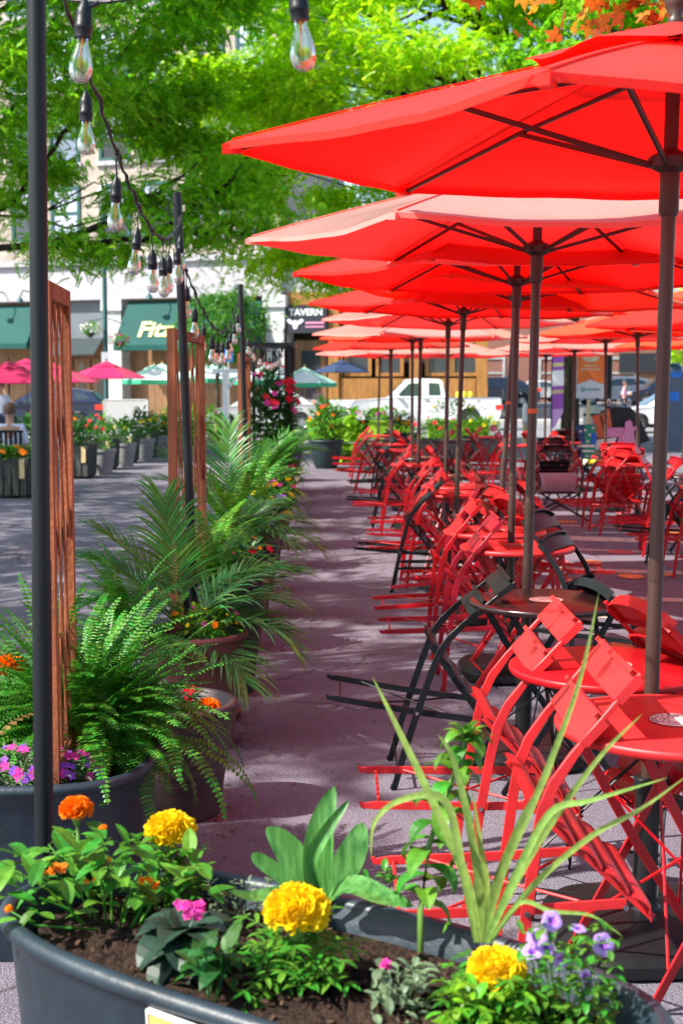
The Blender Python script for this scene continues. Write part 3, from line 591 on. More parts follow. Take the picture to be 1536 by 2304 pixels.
# ------------------------------------------------------------------ bistro furniture
def chair_proto(col, arched, name='folding_chair'):
    """upright: front feet on x=0, +x is the way the sitter faces"""
    t = thing(name, 'folding chair', 'chair')
    W = 0.205; Wb = 0.185
    A = [(0.012, 0.0), (0, 0.012), (-.095, .125), (-.191, .25), (-.291, .387), (-.335, .455), (-.36, .52), (-.374, .60), (-.384, .70), (-.394, .845)]
    wa = [.016, .024, .026, .027, .027, .028, .027, .022, .014, .012]; la = [.007, .007, .007, .007, .007, .008, .010, .013, .016, .016]
    for s in (-1, 1):
        b = MB(); b.bar([(x, s * W, z) for x, z in A], la, wa, up=(0, 1, 0)); b.tube([(0.0, s * W, 0.0), (-0.012, s * W, 0.014)], .009, 6)
        b.build('front_leg', col, t, 'auto')
        b = MB(); b.bar([(-.447, s * Wb, .006), (-.436, s * Wb, .0), (-.41, s * Wb, .028), (-.191, s * Wb, .25), (-.028, s * Wb, .425)], .007, [.012, .016, .024, .025, .024], up=(0, 1, 0))
        b.build('rear_leg', col, t, 'auto')
    b = MB(); b.tube([(-.40, -Wb, .036), (-.40, Wb, .036)], .005, 6); b.tube([(-.05, -W, .062), (-.05, W, .062)], .005, 6)
    b.tube([(-.34, -Wb, .10), (-.20, 0, .235), (-.07, Wb, .375)], .004, 6); b.tube([(-.34, Wb, .10), (-.21, 0.01, .228), (-.07, -Wb, .375)], .004, 6)
    b.build('stretcher', col, t)
    b = MB()
    for s in (-1, 1): b.bar([(-.372, s * (Wb - .02), .440), (.052, s * (Wb - .02), .440)], .005, .018)
    st = b.build('seat', col, t)
    for i in range(5):
        x0 = -.385 + i * .088; n = 6; vs = []; b2 = MB()
        for k in range(n + 1):
            u = k / n; x = x0 + u * .078; z = .452 + .010 * (1 - (2 * u - 1) ** 2) * (1 if 0 < i < 4 else 1.2) - (0.012 if i == 4 and u > 0.7 else 0)
            for (yy, dz) in ((-.192, -.004), (-.185, 0), (.185, 0), (.192, -.004)): vs.append((x, yy, z + dz))
        fs = [(k * 4 + j, k * 4 + j + 1, k * 4 + j + 5, k * 4 + j + 4) for k in range(n) for j in range(3)]
        m_ = len(vs); vs += [(x, y, z - .0045) for x, y, z in vs]; fs += [tuple(m_ + q for q in f[::-1]) for f in fs]
        b2.add(vs, fs)
        for k in range(n): b2.add([vs[k * 4], vs[(k + 1) * 4], vs[m_ + (k + 1) * 4], vs[m_ + k * 4]], [(0, 1, 2, 3)]); b2.add([vs[k * 4 + 3], vs[(k + 1) * 4 + 3], vs[m_ + (k + 1) * 4 + 3], vs[m_ + k * 4 + 3]], [(3, 2, 1, 0)])
        b2.build('slat', col, st, True)
    # two back rails
    for (zc, hh, ar) in ((.800, .080, arched), (.672, .078, False)):
        b3 = MB(); n = 10; vs = []
        xoff = -.3935 + (.795 - zc) * -.06 * -1
        for k in range(n + 1):
            u = k / n * 2 - 1; y = u * (W + .006); x = -.394 + (0.79 - zc) * .095 - .016 * (1 - u * u) - .004
            top = hh / 2 + (0.028 * (1 - u * u) - .018 * abs(u) ** 6 if arched else 0) * (1 if ar else .4)
            vs += [(x, y, zc - hh / 2), (x - .003, y, zc + top), (x - .018, y, zc + top + .001), (x - .018, y, zc + top - .012)]
        fs = [(k * 4 + j, k * 4 + j + 1, k * 4 + j + 5, k * 4 + j + 4) for k in range(n) for j in range(3)]
        vs2 = [(x + .005, y, z) for x, y, z in vs]; m_ = len(vs)
        fs += [tuple(m_ + q for q in f[::-1]) for f in fs] + [(0, m_, m_ + 1, 1), (n * 4, n * 4 + 1, m_ + n * 4 + 1, m_ + n * 4)] + [(k * 4, k * 4 + 4, m_ + k * 4 + 4, m_ + k * 4) for k in range(n)]
        b3.add(vs + vs2, fs)
        for zz, isup in ((zc - hh / 2, 0), (zc + hh / 2, 1)):
            pts = []
            for k in range(n + 1):
                u = k / n * 2 - 1; up_ = (0.028 * (1 - u * u) - .018 * abs(u) ** 6 if arched else 0) * (1 if ar else .4) if isup else 0
                pts.append((-.394 + (0.79 - zc) * .095 - .016 * (1 - u * u) + .006, u * (W + .006), zz + up_ + (.001 if isup else -.001)))
            b3.bar(pts, .003, .022, up=(0, 0, 1))
        for sy in (-1, 1): b3.box((-.394 + (0.79 - zc) * .095 + .006, sy * (W + .0085), zc - (.01 if ar and arched else 0)), (.022, .003, hh - (.03 if arched else .006)))
        b3.build('backrest_rail', col, t)
    b = MB()
    for s in (-1, 1):
        for (x, z) in ((-.191, .25), (-.032, .42)): b.tube([(x, s * (W + .004), z), (x, s * (W + .010), z)], .007, 8)
    b.build('rivets', 'steel', t)
    return t
PROTO = {}
def park(o): o.location = (0, -40, -5)
def get_chair(col, arched):
    k = (col, arched)
    if k not in PROTO: PROTO[k] = [chair_proto(col, arched), False]
    e = PROTO[k]
    if not e[1]: e[1] = True; return e[0]
    return copy_tree(e[0])
def lean_chair(tx, ty, tr, phi, col, arched, tilt, lat, label, group, gap=0.0):
    """chair tipped forward against a table of radius tr at tx,ty; phi = direction from the table to the chair"""
    o = get_chair(col, arched); th = R(tilt)
    # where the tilted frame crosses table-top height
    A = [(-.291, .387), (-.335, .455), (-.36, .52), (-.374, .60), (-.384, .70), (-.394, .845)]
    q = [(x * math.cos(th) + z * math.sin(th), -x * math.sin(th) + z * math.cos(th)) for x, z in A]
    u = q[-1][0]
    for (a, b_) in zip(q, q[1:]):
        if a[1] <= .74 <= b_[1]: f = (.74 - a[1]) / (b_[1] - a[1]); u = a[0] + f * (b_[0] - a[0]); break
    hw = min(.205 + abs(lat), tr * .98); edge = math.sqrt(max(tr * tr - (abs(abs(lat) - .205) if abs(lat) < .2 else 0.05) ** 2, 0.01)) if False else math.sqrt(max(tr * tr - .205 ** 2, .01))
    if q[-1][1] < .745: u = q[-1][0]
    dist = edge + u + gap
    c, s = math.cos(phi), math.sin(phi)
    o.location = (tx + c * dist - s * lat, ty + s * dist + c * lat, 0.004)
    o.rotation_euler = (0, th, phi + math.pi)
    tag(o, label, 'chair', group); return o
def table_proto(top, leg, emblem='plain'):
    t = thing('bistro_table', 'table', 'table')
    b = MB(); b.lathe([(0.0, .716), (.285, .716), (.285, .700), (.294, .700), (.2985, .706), (.300, .714), (.2985, .720), (.294, .7235), (.0, .7245)], 56, cap=False)
    to = b.build('tabletop', top, t, 'auto')
    for fr, (x0, x1, yw) in enumerate(((-.24, .20, .175), (.24, -.20, .150))):
        for s in (-1, 1):
            b = MB(); b.bar([(x0 + (.02 if x0 < 0 else -.02), s * yw, .0), (x0, s * yw, .02), (0, s * yw, .365), (x1, s * yw, .690), (x1 * .9, s * yw, .700)], .007, [.02, .025, .026, .025, .02]); b.build('leg', leg, t, 'auto')
        b = MB(); b.tube([(x0 * .86, -yw, .085), (x0 * .86, yw, .085)], .006, 6); b.tube([(x1 * .95, -yw, .68), (x1 * .95, yw, .68)], .006, 6)
        b.tube([(x0 * .6, -yw, .18), (x1 * .45, yw, .52)], .004, 5); b.tube([(x0 * .6, yw, .18), (x1 * .45, -yw, .52)], .004, 5); b.build('stretcher', leg, t)
    b = MB()
    for s in (-1, 1): b.tube([(0, s * .179, .365), (0, s * .186, .365)], .008, 8)
    b.box((.12, 0, .690), (.05, .06, .018)); b.build('rivets', 'steel', t)
    if emblem == 'crest':
        z = .7265
        b = MB(); b.cur = 0; b.lathe([(0, z), (.0665, z)], 48, cap=False); b.cur = 1
        for r0, r1, zz in ((.049, .0515, .0006), (.018, .0195, .0006), (.0655, .0672, .0006)):
            b.lathe([(r0, z + zz), (r1, z + zz)], 48, cap=False)
        b.cur = 1
        for k in range(10):
            a = k * .6283; rr = .033
            b.lathe([(.007, z + .0007), (.0095, z + .0007)], 14, (rr * math.cos(a), rr * math.sin(a), 0), cap=False)
        em = b.build('crest_emblem', ['cream', 'brown_dark'], to)
        word = 'FAMILIA · FAMILIA · '
        for k, ch in enumerate(word):
            if ch == ' ': continue
            a = math.pi * 1.0 - k * 2 * math.pi / len(word); x, y = .0585 * math.cos(a), .0585 * math.sin(a)
            text(ch, .0145, em, 'brown_dark', (x, y, z + .001), (0, 0, a - math.pi / 2), extrude=.0002, bold=.0004)
    else:
        b = MB(); b.cur = 0; b.lathe([(0, .7265), (.066, .7265)], 40, cap=False); b.cur = 1; b.lathe([(.05, .7271), (.053, .7271)], 40, cap=False); b.lathe([(.02, .7271), (.024, .7271)], 40, cap=False)
        b.build('round_emblem', ['emblem', 'emblem2'], to)
    return t
M['emblem'] = mat('faded_emblem', (0.42, 0.22, 0.21), 0.6); M['emblem2'] = mat('faded_emblem_line', (0.16, 0.03, 0.03), 0.6)
TPROTO = {}
def place_table(x, y, rz, kind, label, group):
    if kind not in TPROTO:
        o = table_proto(*{'red': ('red_worn', 'red'), 'redx': ('red', 'black'), 'black': ('black_top', 'black'), 'crest': ('red_worn', 'red', 'crest')}[kind]); TPROTO[kind] = o
    else: o = copy_tree(TPROTO[kind])
    o.location = (x, y, .004); o.rotation_euler = (0, 0, rz); tag(o, label, 'table', group); return o
TABG, CHG = 'round bistro tables along the walkway', 'folding chairs tipped against tables'
# (x, y, kind, rot, chairs[(phi, colour, arched, tilt, lateral)])
ROW = [
 (.83, 3.25, 'crest', 24, [(180, 'red_worn', 0, 43, .0, .035)]),
 (.80, 3.925, 'redx', 70, [(180, 'red_worn', 0, 46, -.12), (14, 'red', 1, 46, .05)]),
 (.797, 5.15, 'black', 15, [(180, 'black', 0, 55, -.10), (8, 'black', 0, 60, 0)]),
 (.92, 6.95, 'red', 5, [(180, 'red_dark', 0, 44, .02), (-28, 'black', 1, 44, .0)]),
 (.89, 7.72, 'red', 25, [(180, 'red', 0, 42, -.02), (14, 'red', 1, 44, .1)]),
 (1.12, 9.10, 'black', 10, [(188, 'red', 0, 44, .20), (176, 'black', 0, 45, -.16), (4, 'red', 1, 44, 0), (168, 'red_dark', 0, 38, .55)]),
 (.92, 10.5, 'red', 30, [(184, 'red', 0, 46, .0), (-8, 'red', 1, 44, 0), (175, 'black', 0, 50, .3)]),
 (.98, 11.35, 'red', 60, [(178, 'red_dark', 0, 48, .02), (2, 'black', 1, 46, 0)]),
 (.98, 12.6, 'black', 20, [(182, 'red', 0, 44, 0), (-10, 'red', 0, 44, 0)]),
 (.84, 14.6, 'red', 40, [(180, 'black', 0, 50, -.2), (180, 'red', 0, 45, .3), (5, 'red', 1, 44, 0)]),
 (.95, 16.0, 'black', 10, [(180, 'red_dark', 0, 47, 0), (-5, 'black', 0, 44, 0)]),
 (.80, 18.0, 'red', 50, [(184, 'black', 0, 44, .1), (0, 'red', 0, 44, 0)]),
 (.70, 19.9, 'red', 0, [(176, 'red', 0, 50, 0), (10, 'red', 1, 44, 0)]),
 (.62, 21.8, 'black', 30, [(180, 'red_dark', 0, 48, 0), (0, 'black', 0, 44, 0)]),
 (.60, 23.6, 'red', 30, [(180, 'red', 0, 48, 0)]),
]
ROW2 = [
 (3.20, 9.6, 'red', 20, [(180, 'red', 0, 44, .0), (196, 'red_dark', 0, 46, .32)]),
 (3.15, 11.2, 'red', 50, [(180, 'red', 0, 46, .15), (175, 'black', 0, 50, -.3)]),
 (3.30, 12.7, 'black', 10, [(182, 'red_dark', 0, 44, 0), (170, 'red', 0, 46, .35)]),
 (3.10, 14.6, 'red', 35, [(180, 'red', 0, 44, -.1), (186, 'red', 0, 46, .34), (80, 'red', 1, 44, 0), (-20, 'red', 1, 40, 0)]),
 (3.35, 16.3, 'red', 5, [(180, 'black', 0, 46, 0), (-90, 'red', 0, 46, 0)]),
 (2.85, 18.0, 'black', 25, [(180, 'red_dark', 0, 46, .1), (0, 'red', 0, 44, 0), (-95, 'black', 0, 46, 0)]),
 (2.60, 19.6, 'red', 45, [(182, 'red', 0, 46, 0), (10, 'red_dark', 1, 44, 0)]),
 (3.40, 20.6, 'red', 45, [(182, 'red', 0, 46, 0), (60, 'black', 1, 44, 0)]),
 (1.9, 21.5, 'black', 45, [(182, 'red_dark', 0, 46, 0), (0, 'red', 1, 44, 0)]),
 (2.5, 23.0, 'red', 15, [(182, 'red', 0, 46, 0), (-20, 'red', 1, 44, 0)]),
]
CN = {'red': 'red', 'red_worn': 'faded red', 'red_dark': 'crimson', 'black': 'black'}
def sidename(phi):
    phi = phi % 360
    return 'far' if 45 < phi < 135 else 'near' if 225 < phi < 315 else 'walkway' if phi >= 135 and phi <= 225 else 'plaza'
for ri, (rows, where) in enumerate(((ROW, 'in the row along the planter walkway'), (ROW2, 'in the right hand row'))):
    for i, (x, y, kind, rz, chs) in enumerate(rows):
        nm = {'red': 'red', 'redx': 'red', 'black': 'black', 'crest': 'red'}[kind]
        tl = {'crest': 'nearest red round table with a cream crest printed on top', 'redx': 'red round table on black legs just behind the crested table'}.get(kind, '%s round bistro table, %s from the camera %s' % (nm, ORD[i], where))
        place_table(x, y, R(rz), kind, tl, TABG)
        used = {}
        for (phi, col, ar, tilt, lat, *gp) in chs:
            sn = sidename(phi); used[(sn, col, ar)] = used.get((sn, col, ar), 0) + 1
            extra = '' if used[(sn, col, ar)] == 1 else ' again'
            lb = '%s %schair tipped on %s side of the %s %s%s' % (CN[col], 'round backed ' if ar else '', sn, ORD[i], 'walkway table' if ri == 0 else 'right row table', extra)
            lean_chair(x, y, .30, R(phi), col, ar, tilt, lat, lb, CHG, gp[0] if gp else 0.0)

# ------------------------------------------------------------------ umbrellas
def hexv(k, r, z, rot=0): a = R(60 * k) + rot; return Vector((r * math.cos(a), r * math.sin(a), z))
def umbrella(name, label, group, x, y, cmat, tilt=(0, 0), rot=0.0, R_=1.18, base=True, pole='pole_brown', pole_h=None, apex=2.42, rim=2.14, crank=True, detail=True, stripes=None, val=0.0, seed=0):
    rnd = random.Random(seed + 100)
    if seed > 2 and detail: tilt = (tilt[0] + R(rnd.uniform(-1.3, 1.3)), tilt[1] + R(rnd.uniform(-1.5, 1.5))); dz_ = rnd.uniform(-.03, .04); apex += dz_; rim += dz_ + rnd.uniform(-.015, .015); rot += R(rnd.uniform(-9, 9))
    t = thing(name, label, 'umbrella', (x, y, 0.004), rot, group)
    t.rotation_euler = (tilt[1], tilt[0], rot)
    # canopy
    NS, NT = 12, 12; b = MB()
    for k in range(6):
        A, B = hexv(k, R_, rim), hexv(k + 1, R_, rim); vs = []
        for i in range(NS + 1):
            s = i / NS
            for j in range(NT + 1):
                u = j / NT; sag = math.sin(math.pi * u); e = A.lerp(B, u); p = Vector((e.x * s, e.y * s, apex - (apex - rim) * (0.86 * s + 0.14 * s * s)))
                sag = math.sin(math.pi * u); p.z -= 0.028 * sag * s * (1 - 0.25 * s); p.z += 0.006 * math.sin((7 + k % 3) * u * math.pi + k + seed) * s * (1 - s) * sag + 0.006 * math.sin(11 * s + 3 * u + k + seed) * sag + 0.0025 * math.sin(17 * u + 5 * s + seed) * s ** 4 * sag
                pull = 0.038 * sag * s ** 3; p.x *= (1 - pull); p.y *= (1 - pull)
                vs.append(p)
        fs = [(i * (NT + 1) + j, (i + 1) * (NT + 1) + j, (i + 1) * (NT + 1) + j + 1, i * (NT + 1) + j + 1) for i in range(NS) for j in range(NT)]
        fs = [f for f in fs]
        if stripes: b.cur = k % 2
        b.add(vs, fs)
        # hem
        hv = []
        for j in range(NT + 1):
            q = vs[NS * (NT + 1) + j]; hv += [q, q + Vector((0, 0, -0.018 - val)) ]
        if stripes: b.cur = 2
        b.add(hv, [(2 * j, 2 * j + 2, 2 * j + 3, 2 * j + 1) for j in range(NT)])
    cn = b.build('canopy', stripes if stripes else cmat, t, True)
    if detail:
        for k in range(6):
            c = hexv(k, R_ * .985, rim - .016); b = MB(); b.box(c, (.05, .028, .022), Matrix.Rotation(R(60 * k), 3, 'Z')); b.build('corner_pocket', stripes[0] if stripes else cmat, cn)
    # flat-felled seams over the ribs
    b = MB()
    for k in range(6):
        A = hexv(k, R_, rim); pts = []
        for i in range(13):
            s = i / 12 * .985; pts.append(Vector((A.x * s, A.y * s, apex - (apex - rim) * (0.86 * s + 0.14 * s * s) + .0035)))
        b.bar(pts, .002, .016, up=(0, 0, 1))
    b.build('seam', stripes[0] if stripes else cmat, cn)
    # vent
    b = MB(); n = 36; vs = []
    for i in range(5):
        s = i / 4
        for j in range(n):
            a = 2 * math.pi * j / n; hexr = math.cos(R(30)) / math.cos(((a + 1e-6) % R(60)) - R(30)); r = R_ * .34 * s * hexr
            vs.append((r * math.cos(a), r * math.sin(a), apex + .045 - (apex - rim) * .34 * s * .95 + .012 * s * math.sin(a * 7 + seed) - .012 * s))
    b.add(vs, [(i * n + j, (i + 1) * n + j, (i + 1) * n + (j + 1) % n, i * n + (j + 1) % n) for i in range(4) for j in range(n)])
    b.build('vent', stripes[1] if stripes else cmat, cn, True)
    b = MB(); b.tube([(0, 0, 0.03), (0, 0, 1.05), (0, 0, 1.06), (0, 0, apex + .02)], [.0205, .0205, .019, .019], 16)
    po = b.build('pole', pole, t, 'auto')
    b = MB(); b.tube([(0, 0, 1.03), (0, 0, 1.08)], .0222, 16); b.build('joint_ring', pole, po)
    b = MB(); b.lathe([(.0, apex + .02), (.022, apex + .03), (.022, apex + .05), (.014, apex + .058), (.028, apex + .08), (.03, apex + .1), (.02, apex + .125), (0, apex + .13)], 14, cap=False); b.build('finial', pole, po, True)
    b = MB(); b.lathe([(.021, rim - .17), (.026, rim - .16), (.026, rim - .06), (.055, rim - .045), (.058, rim - .02), (.03, rim - .005), (.021, rim - .0)], 16, cap=False)
    b.lathe([(.019, apex - .1), (.05, apex - .09), (.05, apex - .06), (.019, apex - .05)], 14, cap=False); b.build('runner_hub', pole, t, 'auto')
    for k in range(6):
        top = Vector((0, 0, apex - .07)); tip = hexv(k, R_ * .975, rim - .016); d0 = hexv(k, .045, apex - .075); b = MB()
        md = hexv(k, R_ * .5, 0); md.z = apex - (apex - rim) * .5 - .030
        b.bar([d0, md, tip], .010, .016, up=(0, 0, 1)); b.build('rib', pole, t)
        b = MB(); b.bar([hexv(k, .05, rim - .04), md + Vector((0, 0, -.004))], .014, .013, up=(0, 0, 1)); b.build('strut', pole, t)
    if crank and seed in (1, 3):
        b = MB(); b.lathe([(.0215, 1.445), (.0215, 1.465)], 16, cap=False); b.build('sticker', 'terra_card', po)
    if base:
        b = MB(); n = 40
        def rs(r, z):
            return [(r * (abs(math.cos(a)) ** .55) * (1 if math.cos(a) >= 0 else -1), r * (abs(math.sin(a)) ** .55) * (1 if math.sin(a) >= 0 else -1), z) for a in [2 * math.pi * i / n for i in range(n)]]
        rings = [rs(.245, 0), rs(.262, .02), rs(.262, .05), rs(.235, .075), rs(.12, .095), rs(.04, .105)]; vs = [v for r in rings for v in r]
        b.add(vs, [(i * n + j, i * n + (j + 1) % n, (i + 1) * n + (j + 1) % n, (i + 1) * n + j) for i in range(5) for j in range(n)] + [tuple(range(n))[::-1]])
        bo = b.build('base', 'base_black', t, 'auto')
        b = MB(); b.lathe([(.06, .095), (.038, .11), (.034, .13), (.034, .44), (.040, .442), (.040, .475), (.034, .48)], 18); b.tube([(.03, 0, .40), (.075, 0, .40)], .006, 8); b.lathe([(.02, .38), (.024, .40), (.02, .42)], 8, (.08, 0, 0)); b.build('sleeve', 'base_black', bo, 'auto')
    return t
UG = 'red patio umbrellas over the bistro tables'
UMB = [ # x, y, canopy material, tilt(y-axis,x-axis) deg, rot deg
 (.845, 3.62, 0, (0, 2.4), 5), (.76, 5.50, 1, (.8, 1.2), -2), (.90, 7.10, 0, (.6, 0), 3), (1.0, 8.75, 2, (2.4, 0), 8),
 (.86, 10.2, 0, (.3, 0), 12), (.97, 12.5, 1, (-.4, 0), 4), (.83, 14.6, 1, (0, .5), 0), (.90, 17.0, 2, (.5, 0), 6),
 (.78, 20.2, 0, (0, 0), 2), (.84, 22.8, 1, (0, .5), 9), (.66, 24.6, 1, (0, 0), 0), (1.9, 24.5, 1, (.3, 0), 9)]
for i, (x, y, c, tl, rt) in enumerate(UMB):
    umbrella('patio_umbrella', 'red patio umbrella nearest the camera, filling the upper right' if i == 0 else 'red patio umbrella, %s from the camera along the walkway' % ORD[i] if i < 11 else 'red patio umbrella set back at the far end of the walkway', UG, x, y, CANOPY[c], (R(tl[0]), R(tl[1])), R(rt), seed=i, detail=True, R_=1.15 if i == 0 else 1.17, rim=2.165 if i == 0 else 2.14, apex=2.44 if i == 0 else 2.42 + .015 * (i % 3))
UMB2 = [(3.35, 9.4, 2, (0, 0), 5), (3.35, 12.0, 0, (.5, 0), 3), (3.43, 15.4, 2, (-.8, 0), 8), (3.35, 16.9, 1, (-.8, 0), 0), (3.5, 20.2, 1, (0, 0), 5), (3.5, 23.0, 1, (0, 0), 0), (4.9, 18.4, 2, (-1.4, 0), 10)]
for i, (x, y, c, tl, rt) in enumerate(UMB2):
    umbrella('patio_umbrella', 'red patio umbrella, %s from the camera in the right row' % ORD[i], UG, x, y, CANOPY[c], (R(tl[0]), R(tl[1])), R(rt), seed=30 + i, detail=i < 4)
for i, (px, py, Y, lab) in enumerate(((240, 812, 44, 'bright magenta cafe umbrella in front of the white screen'), (118, 815, 38, 'magenta cafe umbrella overlapping the blue car'), (20, 812, 34, 'magenta cafe umbrella cut by the left edge of the photo'), (60, 806, 47, 'small magenta cafe umbrella furthest back at left'))):
    p = P(px, py, Y); umbrella('cafe_umbrella', lab, 'magenta umbrellas over the left plaza', p.x, Y, M['magenta'], (0, 0), R(10 * i + 6), apex=p.z - .05, rim=p.z - .55, R_=1.3, detail=False, crank=False, pole='pole_black', seed=50 + i, base=False)
for i, (px, py, Y, lab) in enumerate(((685, 826, 56, 'green and white umbrella at right of the black arbor'), (347, 820, 57, 'green and white umbrella nearest the magenta one'), (365, 817, 60, 'green and white umbrella behind the left trellis'), (459, 818, 58.5, 'green and white umbrella above the silver car bonnet'), (487, 816, 60.5, 'green and white umbrella touching the white post'), (596, 822, 57.5, 'green and white umbrella seen through the black arbor'))):
    p = P(px, py, Y); umbrella('cafe_umbrella', lab, 'green and white umbrellas on the far pavement', p.x, Y, None, (0, 0), R(14 * i), apex=p.z - .05, rim=p.z - .65, R_=1.35, detail=False, crank=False, pole='wood_pole', stripes=['white_canvas', 'mint', 'green_canvas'], val=.16, seed=60 + i, base=False)
p = P(768, 812, 60.5); umbrella('cafe_umbrella', 'navy umbrella in front of the tavern windows', 'umbrellas on the far pavement', p.x, 60.3, M['navy'], (0, 0), .3, apex=p.z, rim=p.z - .5, R_=1.35, detail=False, crank=False, pole='wood_pole', base=False)
# ------------------------------------------------------------------ posts and string lights
PG = 'black posts carrying the string lights'
def post(label, x, y, h, tx, r=.0215):
    t = thing('light_post', label, 'post', (x, y, 0), 0, PG)
    b = MB(); b.tube([(0, 0, 0.02), (tx * .45, 0, h * .45)], r * 1.08, 18); b.tube([(tx * .45, 0, h * .45), (tx, 0, h)], r, 18); b.build('pole', 'pole_black', t, 'auto')
    b = MB(); b.lathe([(.19, 0), (.20, .01), (.20, .03), (.18, .045), (.05, .06), (.03, .07)], 28); b.build('base', 'base_black', t, 'auto')
    b = MB(); b.tube([(tx + .01, -.02, h - .08), (tx - .04, -.02, h - .03), (tx - .03, .0, h - .11), (tx - .055, .01, h - .07), (tx - .02, 0, h - .02)], .0035, 5); b.build('cable_tie', 'cord', t)
    return Vector((x + tx, y, h))
q = P(85, 1500, 2.86); t1 = post('nearest black light post at the left edge of the photo', q.x, 2.86, 2.62, .03, .0195)
q = P(437, 1100, 6.2); t2 = post('second black light post rising beside the middle trellis', q.x + .01, 6.2, 2.44, -.075, .020)
q = P(558, 960, 11.3); t3 = post('third black light post just in front of the black arbor', q.x, 11.3, 2.42, -.055, .021)
t4 = post('far black light post behind the black arbor', -.80, 19.6, 2.42, -.02, .021)
t0 = Vector((-.62, -1.2, 2.6))
post('light post standing behind the camera position', -.62, -1.2, 2.6, 0) if False else None
def bulb_proto():
    r = bpy.data.objects.new('x', None)
    return r
BULB_M = {}
def bulb_meshes():
    b = MB(); b.tube([(0, 0, 0), (.004, 0, -.03), (-.003, 0, -.055), (0, 0, -.07)], .0028, 6); b.build
    b.lathe([(.003, -.062), (.007, -.068), (.0115, -.078), (.0165, -.088), (.0178, -.098), (.0178, -.118), (.0192, -.120), (.0192, -.128), (.0178, -.130), (.0178, -.146), (.013, -.146)], 20)
    s = b.build('socket', 'socket', None, 'auto')
    b = MB(); prof = [(.0125, -.146), (.0130, -.158), (.0165, -.170), (.0215, -.184), (.0245, -.198), (.0250, -.208), (.0235, -.220), (.0190, -.231), (.0110, -.238), (.0, -.240)]
    b.lathe(prof, 24, cap=False); g = b.build('bulb', 'bulb', None, True)
    b = MB(); b.tube([(0, 0, -.146), (0, 0, -.165)], .003, 8); b.tube([(.004, 0, -.165), (.006, 0, -.212)], 0.0007, 5); b.tube([(-.004, 0, -.165), (-.006, 0, -.208)], .0008, 5); b.tube([(0, .004, -.165), (0, .005, -.21)], .0008, 5)
    f = b.build('filament', 'amber', None)
    return s, g, f
BP = bulb_meshes(); BUSED = [False]
def hang(parent, p, sc=1.0, tilt=(0, 0), spin=0):
    if not BUSED[0]: s, g, f = BP; BUSED[0] = True
    else:
        s, g, f = [o.copy() for o in BP]; [COL.objects.link(o) for o in (s, g, f)]
    s.parent = parent; s.location = p; s.rotation_euler = (tilt[0], tilt[1], spin); s.scale = (sc,) * 3
    g.parent = s; f.parent = s; return s
def string_light(label, A, B, sag, fr, pull=0.0, sc=1.0, extra_drop=None, skew=0.5):
    t = thing('string_light', label, 'string lights', A, 0, 'strings of clear bulbs between the posts')
    d = B - A; pts = []; n = 60
    def pos(u):
        w_ = 4 * u * (1 - u) * (1 + skew * (u - .5)); return d * u + Vector((pull * w_ * .3, 0, -sag * w_))
    for i in range(n + 1):
        u = i / n; p = pos(u); pts.append(p + Vector((.004 * math.sin(i * 1.9), .0, .004 * math.cos(i * 2.3))))
    b = MB(); b.tube(pts, .0042, 7); b.tube([p + Vector((.006 * math.cos(i * .9), .006 * math.sin(i * .9), .002)) for i, p in enumerate(pts)], .0025, 5)
    for u in fr:
        p = pos(u); b.tube([p + Vector((0, -.02, .004)), p, p + Vector((0, .02, .002))], .009, 7); b.tube([p + Vector((0, 0, .012)), p + Vector((.002, 0, -.02))], .0068, 7)
    b.build('cord', 'cord', t)
    for i, u in enumerate(fr): hang(t, pos(u) + Vector((0, 0, -.012)), sc * .9, (random.uniform(-.07, .07), random.uniform(-.09, .09)), random.uniform(0, 6))
    return t
string_light('string of clear bulbs sagging from the nearest post to the second post', t1 + Vector((.01, 0, -.13)), t2 + Vector((.02, 0, -.10)), .26, [.17, .34, .50, .62, .73, .82, .90, .97], skew=.9)
string_light('string of clear bulbs between the second and third posts', t2 + Vector((.02, 0, -.30)), t3 + Vector((-.01, 0, -.06)), .33, [.04, .14, .25, .37, .47, .56, .65, .74, .83, .91], skew=.35)
string_light('string of clear bulbs running from the third post over the black arbor', t3 + Vector((0, 0, -.30)), t4 + Vector((0, 0, -.1)), .24, [.1, .2, .3, .4, .5, .6, .7, .8, .9])
# string above the frame: two bulbs hang in from the top
A_ = P(108, -8, 2.84); Bm = P(655, -46, 2.60)
tt = thing('string_light', 'string of clear bulbs crossing the top edge with the largest bulb', 'string lights', A_, 0, 'strings of clear bulbs between the posts')
b = MB(); C1 = P(240, 4, 2.75) - A_; C2 = P(430, -22, 2.66) - A_; C3 = P(640, -34, 2.6) - A_; C4 = P(1200, -60, 2.4) - A_; C5 = P(1900, -160, 2.2) - A_
b.tube([Vector((0, 0, 0)), C1 * .5 + Vector((0, 0, -.003)), C1, C2, C3, C4, C5], .0042, 7); b.build('cord', 'cord', tt)
def bulb_at(parent, px, py, Y, hpx, tilt):
    """hang a bulb so that the middle of its glass is at px,py"""
    p = P(px, py, Y); o = hang(parent, p + Vector((0, 0, .19)) - parent.location, hpx, tilt, .6); return o
bulb_at(tt, 200, 150, 2.72, .94, (0, R(5))); bulb_at(tt, 660, 108, 2.50, .96, (0, R(-6)))
b = MB(); b.tube([P(222, 6, 2.74) - A_, P(196, 20, 2.72) - A_, P(189, 60, 2.72) - A_], .0048, 7); b.tube([C3, P(640, -20, 2.5) - A_], .005, 7); b.build('drop_cable', 'cord', tt)

